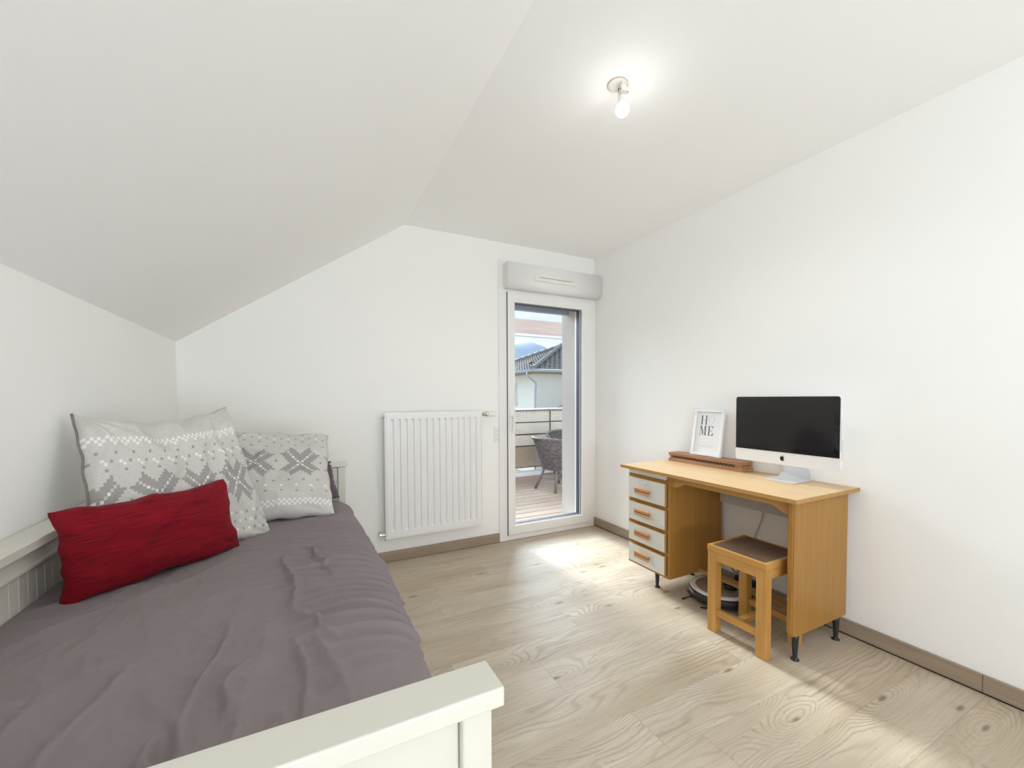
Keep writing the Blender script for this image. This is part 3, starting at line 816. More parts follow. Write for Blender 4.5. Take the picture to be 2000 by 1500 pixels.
# thin edge band
box(b, 1.9105, 1.9118, 1.030, 2.145, .7412, .7598); box(b, 1.9118, XR - .001, 1.0285, 1.0298, .7412, .7598)
obj('edge_band', b, MAT['desk_edge'], dt)
DC = (1.757, 2.106)     # drawer cabinet in y
CF, CB = 1.950, 2.420
b = bm_new()
box(b, CF, CB, DC[0], DC[0] + .018, .110, .7405, .001)          # side towards the knee hole
box(b, CF, CB, DC[1] - .018, DC[1], .110, .7405, .001)
box(b, CF, CB, DC[0] + .018, DC[1] - .018, .110, .126, .001)
box(b, CB - .01, CB, DC[0] + .018, DC[1] - .018, .126, .7405)
for z in (.2575, .3945, .538, .6995):
    box(b, CF + .002, CB - .01, DC[0] + .018, DC[1] - .018, z - .010, z + .008)
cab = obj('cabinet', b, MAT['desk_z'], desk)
DR = [(.124, .246), (.266, .384), (.403, .527), (.547, .691)]
for k, (z0, z1) in enumerate(DR[::-1]):
    y0, y1 = DC[0] + .025, DC[1] - .013
    b = bm_new(); box(b, CF - .012, CF + .004, y0, y1, z0, z1, .001)
    dr = obj('drawer', b, MAT['desk_edge'], desk)
    b = bm_new(); box(b, CF - .0140, CF - .0121, y0 + .004, y1 - .004, z0 + .004, z1 - .004, .0006)
    obj('drawer_face', b, MAT['drawer'], dr, label='grey white laminate front')
    zc = {0: .611, 1: .474, 2: .336, 3: .197}[k]
    b = bm_new()
    box(b, CF - .046, CF - .030, 1.888, 2.008, zc + .0035, zc + .019, .001, mat=0)
    box(b, CF - .046, CF - .030, 1.888, 2.008, zc - .019, zc - .0035, .001, mat=0)
    box(b, CF - .0455, CF - .030, 1.8885, 2.0075, zc - .0035, zc + .0035, 0, mat=1)
    box(b, CF - .031, CF - .0142, 1.900, 1.996, zc - .007, zc + .007, .001, mat=0)
    obj('handle', b, [MAT['handle'], MAT['handle_dk']], dr, label='beech bar handle with dark stripe')
    if k == 0:
        b = bm_new(); lathe(b, [(0, -.006), (.006, -.006), (.0075, -.003), (.0075, 0), (0, 0)], (CF - .0140, 1.940, .660), 16, 'X')
        box(b, CF - .0205, CF - .0195, 1.9392, 1.9408, .657, .664)
        obj('lock', b, MAT['chrome'], dr, label='small chrome lock')
b = bm_new(); box(b, CF - .004, CF + .30, DC[0] + .030, DC[1] - .002, .7105, .7335, .001)
obj('pull_out_board', b, MAT['drawer'], desk, label='grey white pull-out writing board')
# apron with curved ends
b = bm_new()
ya, yb2 = 1.090, DC[0]
pts = [(ya, .7405), (ya, .672)]
for k in range(0, 9): t = k / 8; pts.append((ya + .012 + .075 * t, .672 + .030 * smooth01(t)))
for k in range(0, 9): t = k / 8; pts.append((yb2 - .087 + .075 * t, .702 - .030 * smooth01(t)))
pts += [(yb2, .672), (yb2, .7405)]
prism(b, pts, lambda a, c, d: Vector((d, a, c)), 1.972, 1.990)
obj('apron', b, MAT['desk_edge'], desk, label='shallow arched apron under the desk top')
b = bm_new()
prism(b, [(CF, .118), (CF + .008, .1165), (CB - .008, .1165)] and
      [(CF + .022, .116), (CF + .006, .122), (CF, .138), (CF, .7405), (2.413, .7405), (2.413, .116)], lambda a, c, d: Vector((a, d, c)), 1.060, 1.088)
bmesh.ops.bevel(b, geom=[e for e in b.edges if all(v.co.x < CF + .03 for v in e.verts) and abs(e.verts[0].co.y - e.verts[1].co.y) < 1e-5], offset=.006, segments=3, affect='EDGES')
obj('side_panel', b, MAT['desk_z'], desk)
b = bm_new(); box(b, 2.402, 2.416, 1.0885, DC[0] - .0005, .535, .7405, .001)
mp_ = obj('back_board', b, plain('light grey board', (.58, .58, .57), .5), desk, label='light grey board across the back of the knee hole')
b = bm_new(); box(b, 2.397, 2.4018, 1.700, 1.716, .56, .735, .001); obj('bracket', b, MAT['alu'], mp_)
b = bm_new(); box(b, 2.200, 2.250, 1.0885, DC[0] - .0005, .114, .136, .002); obj('foot_rail', b, MAT['desk_edge'], desk)
for x, y, dx in ((2.0, 1.900, 0), (2.002, 1.074, 0), (2.352, 1.074, 0), (2.352, 1.93, 0)):
    b = bm_new()
    zt = .1095 if y > 1.5 else .1155
    lathe(b, [(0, zt), (.0165, zt), (.015, zt - .015), (.0095, .014), (.0095, .008), (.017, .004), (.018, .0005), (0, .0005)], (x, y, 0), 20)
    obj('leg', b, MAT['black'], desk, label='black tapered metal foot')

# ------------------------------------------------------------------ stool
st = thing('stool', (2.012, 1.278, 0), 'small honey pine stool with worn dark top, tucked under the desk', 'stool')
sx0, sx1, sy0, sy1 = 1.862, 2.165, 1.126, 1.432
LW = .046
for x in (sx0 + .002, sx1 - .002 - LW):
    for y in (sy0 + .002, sy1 - .002 - LW):
        b = bm_new(); box(b, x, x + LW, y, y + LW, 0, .4205, .0025); obj('leg', b, MAT['pine_z'], st)
b = bm_new(); rect = None
# seat: mitred pine border with dark inlaid field
def flat_frame(b, x0, x1, y0, y1, w, z0, z1):
    O = [(x0, y0), (x1, y0), (x1, y1), (x0, y1)]; I = [(x0 + w, y0 + w), (x1 - w, y0 + w), (x1 - w, y1 - w), (x0 + w, y1 - w)]
    for k in range(4):
        j = (k + 1) % 4; q = [O[k], O[j], I[j], I[k]]
        prism(b, q, lambda a, c, d: Vector((a, c, d)), z0, z1)
flat_frame(b, sx0, sx1, sy0, sy1, .016, .421, .4495)
seat = obj('seat', b, MAT['pine_y'], st)
b = bm_new(); m = .0165
cx_, cy_ = (sx0 + sx1) / 2, (sy0 + sy1) / 2
C4 = [(sx0 + m, sy0 + m), (sx1 - m, sy0 + m), (sx1 - m, sy1 - m), (sx0 + m, sy1 - m)]
for k in range(4):
    j = (k + 1) % 4
    prism(b, [C4[k], C4[j], (cx_, cy_)], lambda a, c, d: Vector((a, c, d)), .428, .4493 if k % 2 else .4490, mat=k % 2)
seat_x = wood('worn dark seat cross grain', (.095, .060, .040), (.23, .155, .10), 'X', 50, .42, .5, 10)
obj('seat_inlay', b, [seat_x, MAT['seat']], seat, label='dark worn inlay with diagonal joints')
for (x0, x1, y0, y1, m_) in ((sx0 + .004, sx0 + .022, sy0 + .048, sy1 - .048, 'pine_y'), (sx1 - .022, sx1 - .004, sy0 + .048, sy1 - .048, 'pine_y'),
                             (sx0 + .048, sx1 - .048, sy0 + .004, sy0 + .022, 'pine_x'), (sx0 + .048, sx1 - .048, sy1 - .022, sy1 - .004, 'pine_x')):
    b = bm_new(); box(b, x0, x1, y0, y1, .372, .4205, .002); obj('apron', b, MAT[m_], st)
for x in (sx0 + .012, sx1 - .034):
    b = bm_new(); box(b, x, x + .022, sy0 + .048, sy1 - .048, .088, .121, .002); obj('stretcher', b, MAT['pine_y'], st)
b = bm_new(); box(b, sx0 + .0345, sx1 - .0345, cy_ - .016, cy_ + .016, .092, .117, .002); obj('stretcher', b, MAT['pine_x'], st)

# ------------------------------------------------------------------ all-in-one desktop computer
pc_ = thing('desktop_computer', (2.32, 1.302, .760), 'silver all-in-one computer with black screen standing on the desk', 'computer')
y0, y1, z0, z1 = 1.040, 1.572, .848, 1.215
XF = 2.286
def rrect(y0, y1, z0, z1, r, n=6):
    P_ = []
    for cy, cz, a0 in ((y1 - r, z1 - r, 0), (y0 + r, z1 - r, PI / 2), (y0 + r, z0 + r, PI), (y1 - r, z0 + r, 3 * PI / 2)):
        for k in range(n + 1): a = a0 + PI / 2 * k / n; P_.append((cy + r * math.cos(a), cz + r * math.sin(a)))
    return P_
YZ = lambda a, c, d: Vector((d, a, c))
b = bm_new(); prism(b, rrect(y0, y1, z0, z1, .014), YZ, XF, XF + .020)
bmesh.ops.bevel(b, geom=[e for e in b.edges if e.verts[0].co.x > XF + .019 and e.verts[1].co.x > XF + .019], offset=.005, segments=3, affect='EDGES')
body = obj('housing', b, MAT['alu_w'], pc_)
b = bm_new()
sp1 = rrect(y0 + .0015, y1 - .0015, .9150, z1 - .0015, .0125)
sp1 = [(y, max(z, .9150)) for y, z in sp1]
sp1 = [p for p in sp1 if p[1] > 1.0] + [(y0 + .0015, .9150), (y1 - .0015, .9150)]
prism(b, sp1, YZ, XF - .0020, XF - .0001)
sg = obj('screen_glass', b, MAT['screen'], pc_, label='black glossy screen glass')
b = bm_new(); box(b, XF - .0024, XF - .0021, y0 + .027, y1 - .027, .938, z1 - .024); obj('display', b, MAT['screenp'], sg)
b = bm_new(); lathe(b, [(0, 0), (.0018, 0), (.0018, -.0003), (0, -.0003)], (XF - .0021, (y0 + y1) / 2, z1 - .012), 10, 'X'); obj('webcam', b, plain('lens', (.10, .10, .12), .2), sg)
# emblem: apple outline with a bite and a leaf
ap = [(0, .0135), (-.0032, .0156), (-.0075, .0160), (-.0115, .0135), (-.0135, .0085), (-.0138, .0030), (-.0125, -.0035), (-.0100, -.0090), (-.0070, -.0132), (-.0042, -.0142), (0, -.0128),
      (.0042, -.0142), (.0070, -.0132), (.0098, -.0095), (.0120, -.0050), (.0096, -.0028), (.0084, .0010), (.0086, .0050), (.0104, .0086), (.0118, .0102), (.0100, .0140), (.0075, .0158), (.0032, .0156)]
lf = [(-.0004, .0180), (.0008, .0222), (.0044, .0250), (.0056, .0252), (.0050, .0210), (.0024, .0184)]
b = bm_new(); yc, zc = (y0 + y1) / 2 + .0, .882
for poly in (ap, lf): prism(b, [(yc - a * .80, zc - .002 + c * .80) for a, c in poly], YZ, XF - .0009, XF - .0002)
obj('emblem', b, MAT['logo'], body, label='black bitten fruit emblem on the chin')
b = bm_new()
# L shaped aluminium foot
pf = [(2.245, .7605), (2.390, .7605), (2.412, .7630), (2.425, .7720), (2.428, .786), (2.420, .802), (2.345, .905), (2.330, .930), (2.3075, .930), (2.3075, .9250), (2.325, .9100), (2.408, .797), (2.413, .786), (2.409, .776), (2.398, .7700), (2.388, .7665), (2.245, .7650)]
YC = (y0 + y1) / 2
prism(b, pf, lambda a, c, d: Vector((a, d, c)), YC - .078, YC + .078)
for f in b.faces: f.smooth = False
stand = obj('stand', b, MAT['alu'], pc_, label='curved aluminium foot')
b = bm_new(); box(b, XF + .0185, XF + .0205, y0 - .0004, y0 + .001, .905, 1.00); box(b, XF + .008, XF + .0095, y0 - .0006, y0 + .0006, .945, 1.095); obj('disc_slot', b, plain('slot', (.25, .26, .27), .4), body)

# ------------------------------------------------------------------ antique wooden mould
mo = thing('wooden_mould', (2.385, 1.84, .760), 'antique brown wooden cigar mould lying at the back of the desk', 'mould')
my0, my1, mx0, mx1 = 1.560, 2.120, 2.335, 2.437
b = bm_new()
box(b, mx0, mx1, my0, my1, .7602, .778, .0015)
box(b, mx0 + .003, mx1 - .004, my0 + .004, my1 - .010, .778, .795)
obj('lower_half', b, MAT['mould'], mo)
b = bm_new()
box(b, mx0, mx1, my0 + .003, my1, .800, .820, .0015)
box(b, mx0 + .003, mx1 - .004, my0 + .012, my1 - .010, .7955, .800)
obj('upper_half', b, MAT['mould'], mo)
b = bm_new()
n_ = 20
for k in range(n_):
    y = my0 + .052 + k * (my1 - my0 - .085) / n_
    pts2 = [(y + .0115 + .0115 * math.cos(PI * q / 10), .7995 - .0145 * math.sin(PI * q / 10)) for q in range(11)]
    inner = [(y + .0115 + .0066 * math.cos(PI * q / 10), .8000 - .0090 * math.sin(PI * q / 10)) for q in range(11)]
    prism(b, pts2 + inner[::-1], YZ, mx0 + .0008, mx0 + .0030)
box(b, mx0 + .0035, mx1 - .02, my0 + .006, my1 - .014, .7925, .7955)
obj('scalloped_slots', b, MAT['dark'], mo, label='row of dark scalloped hollows between the halves')

# ------------------------------------------------------------------ picture frame
pfm = thing('picture_frame', (2.40, 1.851, .8205), 'white framed HOME print leaning on the wall, standing on the wooden mould', 'picture frame')
# local plane: a = across (y, decreasing to the right), h = up the tilted plane, d = thickness to the wall
Q0 = Vector((2.385, 1.964, .8215)); UP = Vector((.045, 0, .312)).normalized(); AC = Vector((0, -1, 0)); NN = Vector((-UP.z, 0, UP.x))   # NN points to the room
FW, FH, FT = .224, .312, .016
def fp(a, h, d): return Q0 + AC * a + UP * h + NN * (d - 0)
def fbox(b, a0, a1, h0, h1, d0, d1, mat=0):
    vs = [b.verts.new(fp(a, h, d)) for a in (a0, a1) for h in (h0, h1) for d in (d0, d1)]
    for f in ((0, 1, 3, 2), (4, 6, 7, 5), (0, 4, 5, 1), (2, 3, 7, 6), (0, 2, 6, 4), (1, 5, 7, 3)):
        b.faces.new([vs[i] for i in f]).material_index = mat
b = bm_new(); w = .019
fbox(b, 0, w, 0, FH, 0, FT); fbox(b, FW - w, FW, 0, FH, 0, FT); fbox(b, w, FW - w, 0, w, 0, FT); fbox(b, w, FW - w, FH - w, FH, 0, FT)
obj('moulding', b, MAT['frame_w'], pfm)
b = bm_new(); fbox(b, w, FW - w, w, FH - w, .004, .0075); pr2 = obj('print', b, MAT['paper'], pfm)
b = bm_new(); fbox(b, w, FW - w, FH - w - .0015, FH - w, .0076, .0085); fbox(b, w, w + .0015, w, FH - w, .0076, .0085)
obj('inner_shadow_line', b, plain('painted lip shadow', (.45, .47, .50), .5), pfm)  # grey strips paint the frame's shadow along the print's top and left
FR_ = lambda a, c, d: fp(a, c, d)
def letter_boxes(b, L): 
    for a0, a1, h0, h1 in L: fbox(b, a0, a1, h0, h1, .0076, .0082)
# serif capitals built from stems, hairlines and serifs
b = bm_new()
T1, B1, T2, B2 = .268, .207, .199, .136
def H_(x, w_, b0, t0):
    return [(x, x + .020, b0, b0 + .002), (x, x + .020, t0 - .002, t0), (x + .005, x + .0135, b0, t0), (x + w_ - .020, x + w_, b0, b0 + .002), (x + w_ - .020, x + w_, t0 - .002, t0), (x + w_ - .0145, x + w_ - .006, b0, t0), (x + .0135, x + w_ - .0145, (b0 + t0) / 2 - .001, (b0 + t0) / 2 + .001)]
letter_boxes(b, H_(.052, .052, B1, T1))
x = .049
letter_boxes(b, [(x, x + .014, B2, B2 + .002), (x + .0055, x + .0075, B2, T2), (x, x + .012, T2 - .002, T2), (x + .034, x + .054, B2, B2 + .002), (x + .040, x + .0485, B2, T2), (x + .036, x + .054, T2 - .002, T2)])
prism(b, [(x + .006, T2), (x + .0155, T2), (x + .0275, B2 + .014), (x + .0245, B2)], FR_, .0076, .0082)
prism(b, [(x + .0245, B2), (x + .0262, B2), (x + .0415, T2), (x + .0395, T2)], FR_, .0076, .0082)
x = .111
letter_boxes(b, [(x, x + .040, B2, B2 + .002), (x, x + .038, T2 - .002, T2), (x + .006, x + .0145, B2, T2), (x + .0145, x + .028, (B2 + T2) / 2 - .001, (B2 + T2) / 2 + .001), (x + .0270, x + .0285, (B2 + T2) / 2 - .007, (B2 + T2) / 2 + .007)])
prism(b, [(x + .040, B2), (x + .042, B2 + .018), (x + .0405, B2 + .018), (x + .030, B2 + .002)], FR_, .0076, .0082)
prism(b, [(x + .038, T2), (x + .0395, T2 - .016), (x + .038, T2 - .016), (x + .030, T2 - .002)], FR_, .0076, .0082)
obj('lettering', b, MAT['ink'], pr2, label='dark slate letters H, M and E')
b = bm_new()
NO = 40; oo = []; ii = []
for k in range(NO):
    a = 2 * PI * k / NO; sh = .26
    Y_ = math.sin(a); X_ = math.cos(a)
    oo.append((.1325 + .0215 * X_ + sh * .0305 * Y_, .238 + .0305 * Y_)); ii.append((.1325 + (.0215 - .0028 - .0 * abs(Y_)) * X_ + sh * .0305 * Y_, .238 + .0295 * Y_))
for k in range(NO):
    j = (k + 1) % NO; prism(b, [oo[k], oo[j], ii[j], ii[k]], FR_, .0076, .0081)
obj('lettering', b, MAT['ink_l'], pr2, label='pale slanted letter O')
b = bm_new(); rng = random.Random(5)
for (h, a0, a1, hh) in ((.086, .083, .094, .0028), (.0865, .110, .124, .0022), (.068, .056, .166, .0016), (.061, .060, .160, .0016)):
    a = a0
    while a < a1:
        q = rng.uniform(.0022, .0048); fbox(b, a, min(a + q, a1), h, h + hh, .0076, .0080); a += q + .0012
obj('caption', b, MAT['ink_l'], pr2, label='tiny pale caption lines')
def corner(a, h, sa, sh):
    b = bm_new(); s = .040
    poly = [(a - sa * .0015, h - sh * .0015), (a + sa * s, h - sh * .0015), (a - sa * .0015, h + sh * s)]
    prism(b, poly, FR_, FT + .0004, FT + .0020)
    a0, a1 = sorted((a - sa * .0016, a - sa * .0003)); h0, h1 = sorted((h, h + sh * s)); fbox(b, a0, a1, h0, h1, -.001, FT + .002)
    if sh > 0: h0, h1 = h - .0008, h - .0002
    else: h0, h1 = h + .0003, h + .0016
    a0, a1 = sorted((a, a + sa * s)); fbox(b, a0, a1, h0, h1, -.001, FT + .002)
    return obj('corner_protector', b, MAT['foil'], pfm, label='shiny white card corner protector')
for a, h, sa, sh in ((0, 0, 1, 1), (FW, 0, -1, 1), (0, FH, 1, -1), (FW, FH, -1, -1)): corner(a, h, sa, sh)

# ------------------------------------------------------------------ robot vacuum and cables
rb = thing('robot_vacuum', (2.215, 1.600, 0), 'round black robot vacuum with beige top parked under the desk', 'robot vacuum')
RC = (2.206, 1.606, 0)
b = bm_new(); lathe(b, [(0, .014), (.140, .014), (.160, .020), (.166, .030), (.168, .060), (.165, .070), (0, .070)], RC, 64); obj('body', b, MAT['blkplastic'], rb)
b = bm_new(); lathe(b, [(.1668, .0225), (.1705, .026), (.1715, .045), (.1705, .064), (.167, .066)], RC, 64); obj('bumper', b, MAT['blkplastic'], rb)
b = bm_new(); lathe(b, [(.136, .0705), (.164, .0705), (.1655, .073), (.1625, .0785), (.140, .0800), (.136, .0795)], RC, 64); obj('trim_ring', b, plain('silver white ring', (.72, .70, .70), .3), rb, label='silver white trim ring')
b = bm_new(); lathe(b, [(0, .0705), (.1358, .0705), (.1358, .0782), (.134, .0790), (0, .0795)], RC, 64); tp = obj('top_cover', b, plain('champagne top', (.33, .27, .21), .22, .4), rb, label='champagne beige top cover')
b = bm_new(); lathe(b, [(0, .080), (.036, .080), (.038, .083), (.036, .099), (.030, .101), (0, .101)], (RC[0] + .035, RC[1] - .04, 0), 32); obj('sensor_turret', b, MAT['blkplastic'], tp)
for (cx0, cy0) in ((-.125, .100), (-.140, -.075)):
    b = bm_new(); q = Vector((RC[0] + cx0, RC[1] + cy0, .006)); lathe(b, [(0, .004), (.010, .004), (.010, .014), (0, .014)], (q.x, q.y, 0), 12)
    for k in range(3):
        a = 2 * PI * k / 3 + (1.0 if cy0 > 0 else .2)
        d = Vector((math.cos(a), math.sin(a), 0)); s_ = Vector((-d.y, d.x, 0))
        vs = [q + d * .008 - s_ * .002, q + d * .008 + s_ * .002, q + d * .075 + s_ * .006 - Vector((0, 0, .002)), q + d * .080 - Vector((0, 0, .003)), q + d * .075 - s_ * .006 - Vector((0, 0, .002))]
        A = [b.verts.new(v) for v in vs]; B2_ = [b.verts.new(v + Vector((0, 0, .003))) for v in vs]
        b.faces.new(A); b.faces.new(B2_[::-1])
        for i in range(5): b.faces.new((A[i], A[(i + 1) % 5], B2_[(i + 1) % 5], B2_[i]))
    obj('side_brush', b, MAT['black'], rb)
dk = thing('charging_dock', (2.415, 1.59, 0), 'small black charging dock against the wall behind the robot vacuum', 'dock')
b = bm_new(); box(b, 2.395, 2.440, 1.53, 1.65, .001, .095, .008, 3); obj('dock_body', b, MAT['blkplastic'], dk)
b = bm_new()
tube(b, spline([(2.43, 1.70, .175), (2.41, 1.672, .185), (2.41, 1.650, .150), (2.415, 1.628, .115), (2.42, 1.60, .098)], 8), .0028, 8)
tube(b, spline([(2.43, 1.76, .125), (2.405, 1.70, .140), (2.41, 1.67, .150), (2.405, 1.63, .130), (2.41, 1.60, .110), (2.42, 1.55, .098)], 8), .0028, 8)
tube(b, spline([(2.43, 1.75, .165), (2.41, 1.69, .150), (2.405, 1.655, .112), (2.41, 1.62, .112), (2.42, 1.58, .098)], 8), .0028, 8)
tag(obj('power_cable', b, MAT['black']), 'tangled thin black cables above the charging dock', 'cable')
b = bm_new(); tube(b, spline([(2.425, 1.49, .54), (2.44, 1.503, .50), (2.440, 1.515, .45), (2.44, 1.545, .37), (2.44, 1.56, .28), (2.43, 1.58, .18), (2.435, 1.60, .090)], 8), .0032, 8)
tag(obj('power_cable', b, plain('grey cable', (.50, .49, .47), .5)), 'pale grey cable hanging down the wall below the desk', 'cable')

# ------------------------------------------------------------------ terrace
DZ0 = -.03
deck_m = None
def decking():
    m = M('weathered larch decking')
    sp = m.n('ShaderNodeSeparateXYZ'); m.t.links.new(m.tc.outputs['Object'], sp.inputs[0])
    y = m.math('DIVIDE', m.math('SUBTRACT', sp.outputs[1], .06), .147)
    fr = m.math('FRACT', y); row = m.math('FLOOR', y)
    wnz = m.n('ShaderNodeTexWhiteNoise', noise_dimensions='1D'); m.put(wnz.inputs['W'], row)
    g = m.noise(m.vec((2, 40, 2)), 1.2, 4, .6)
    c = m.mix(m.mapr(g, .3, .7, 0, 1), (.29, .205, .145), (.43, .33, .25))
    c = m.mix(m.math('MULTIPLY', wnz.outputs[0], .4), c, (.50, .42, .35))
    m.set(color=c, rough=.7); return m.m
MAT['deck'] = decking()
b = bm_new()
y = YB + .325
while y < 5.70:
    box(b, -.6, 6.5, y, min(y + .133, 5.70), DZ0 - .028, DZ0, .003, 1); y += .147
tag(obj('terrace_deck', b, MAT['deck'], origin=(0, 0, 0)), 'brown timber deck boards of the terrace outside the door', 'deck')
bpy.data.objects['terrace_deck']['kind'] = 'structure'
b = bm_new(); box(b, -.6, 6.5, YB + .32, 6.05, DZ0 - .30, DZ0 - .0285)
struct('terrace_slab', b, plain('gap shade concrete', (.07, .06, .055), .9), label='concrete slab under the terrace boards', cat='slab')  # slab coloured dark so the gaps between boards look shaded
b = bm_new(); box(b, -.6, 6.5, 5.71, 5.86, DZ0 - .02, .030, .004); 
tag(obj('kerb_board', b, plain('white kerb', (.85, .85, .86), .5)), 'white painted board along the outer edge of the terrace', 'board')
# railing with woven screen
rl = thing('terrace_railing', (3.0, 6.0, DZ0), 'terrace railing hung with a pale woven privacy screen', 'railing')
b = bm_new(); box(b, -.6, 6.5, 5.965, 6.04, 1.020, 1.040, .003); obj('handrail', b, plain('white rail', (.85, .86, .88), .4), rl)
for x in (-.5, 1.0, 2.3, 3.765, 5.2, 6.4):
    b = bm_new(); box(b, x - .018, x + .018, 6.022, 6.058, DZ0 - .02, 1.0195, .002); obj('railing_post', b, plain('post grey', (.30, .31, .33), .5), rl)
scm = M('woven screen'); 
wv = scm.noise(scm.vec((4, 1, 110)), 1.0, 3, .7); bl = scm.noise(scm.vec((2, 2, 2)), 2.0, 4, .6)
scm.set(color=scm.mix(scm.mapr(wv, .35, .65, 0, 1), (.50, .47, .41), (.66, .63, .56)), rough=.9)
scm.bump(wv, .4, .003)
scd = M('woven screen dark')  # darker weave with pale specks for the bottom strip
wv = scd.noise(scd.vec((4, 1, 110)), 1.0, 3, .7); sp3 = scd.noise(scd.vec((60, 60, 60)), 1.0, 2, .5)
scd.set(color=scd.mix(scd.mapr(sp3, .66, .72, 0, 1), scd.mix(wv, (.24, .19, .15), (.40, .34, .28)), (.62, .58, .52)), rough=.9)
b = bm_new()
nx_ = 90
levels = [(1.000, .816), (.796, .614), (.594, .420)]
def strip(b, z1, z0, mat=0, off=0):
    V = []
    for i in range(nx_ + 1):
        x = -.6 + 7.1 * i / nx_; yy = 5.995 + .010 * noise.noise(Vector((x * 2.0, z1 * 3, 0))); dz = .006 * noise.noise(Vector((x * 1.4, z1, 5)))
        V.append([b.verts.new((x, yy + d, z + dz)) for z in (z1, z0) for d in (0, .006)])
    for i in range(nx_):
        A, B = V[i], V[i + 1]
        for p, q in ((0, 2), (2, 3), (3, 1), (1, 0)): b.faces.new((A[p], B[p], B[q], A[q])).material_index = mat
for z1, z0 in levels: strip(b, z1, z0)
obj('woven_screen', b, scm.m, rl)
b = bm_new(); strip(b, .400, .062); obj('woven_screen', b, scd.m, rl, label='darker speckled bottom strip of the screen')
b = bm_new()
for z in (.806, .604, .410): strip(b, z + .010, z - .010)
strip(b, .062, .046)
obj('screen_band', b, MAT['black'], rl, label='dark horizontal binding bands')
b = bm_new()
for i in range(120):
    x = -.55 + i * .058
    tube(b, [(x, 5.988, 1.004), (x + .04, 5.985, .985)], .006, 5)
strip(b, 1.012, .994)
obj('lacing', b, plain('lacing', (.13, .13, .15), .7), rl, label='dark lacing under the handrail')
b = bm_new(); box(b, 3.758, 3.772, 5.980, 5.992, .06, 1.0); obj('tie_rod', b, MAT['black'], rl)

# pergola beam
pg = thing('pergola', (3.0, 6.0, DZ0), 'pinkish timber pergola beam spanning above the terrace railing', 'pergola')
pb_ = M('pink larch beam'); g = pb_.noise(pb_.vec((1.5, 30, 30)), 1.0, 4, .6); kn = pb_.n('ShaderNodeTexVoronoi'); pb_.put(kn.inputs['Vector'], pb_.vec((2.5, 2, 8)))
c = pb_.mix(pb_.mapr(g, .3, .7, 0, 1), (.52, .40, .36), (.64, .53, .48)); c = pb_.mix(pb_.mapr(kn.outputs[0], .04, .09, .8, 0), c, (.35, .26, .24)); pb_.set(color=c, rough=.7)
b = bm_new(); box(b, -.6, 6.5, 5.93, 6.00, 2.262, 2.500, .004); obj('beam', b, pb_.m, pg)
b = bm_new(); box(b, -.6, 6.5, 5.90, 6.01, 2.222, 2.2615, .004); obj('gutter_strip', b, plain('pale gutter strip', (.74, .74, .70), .5), pg, label='pale strip along the lower edge of the beam')
for x in (-.55, 6.38):
    b = bm_new(); box(b, x, x + .11, 5.88, 5.99, DZ0, 2.2215, .004); obj('pergola_post', b, pb_.m, pg)

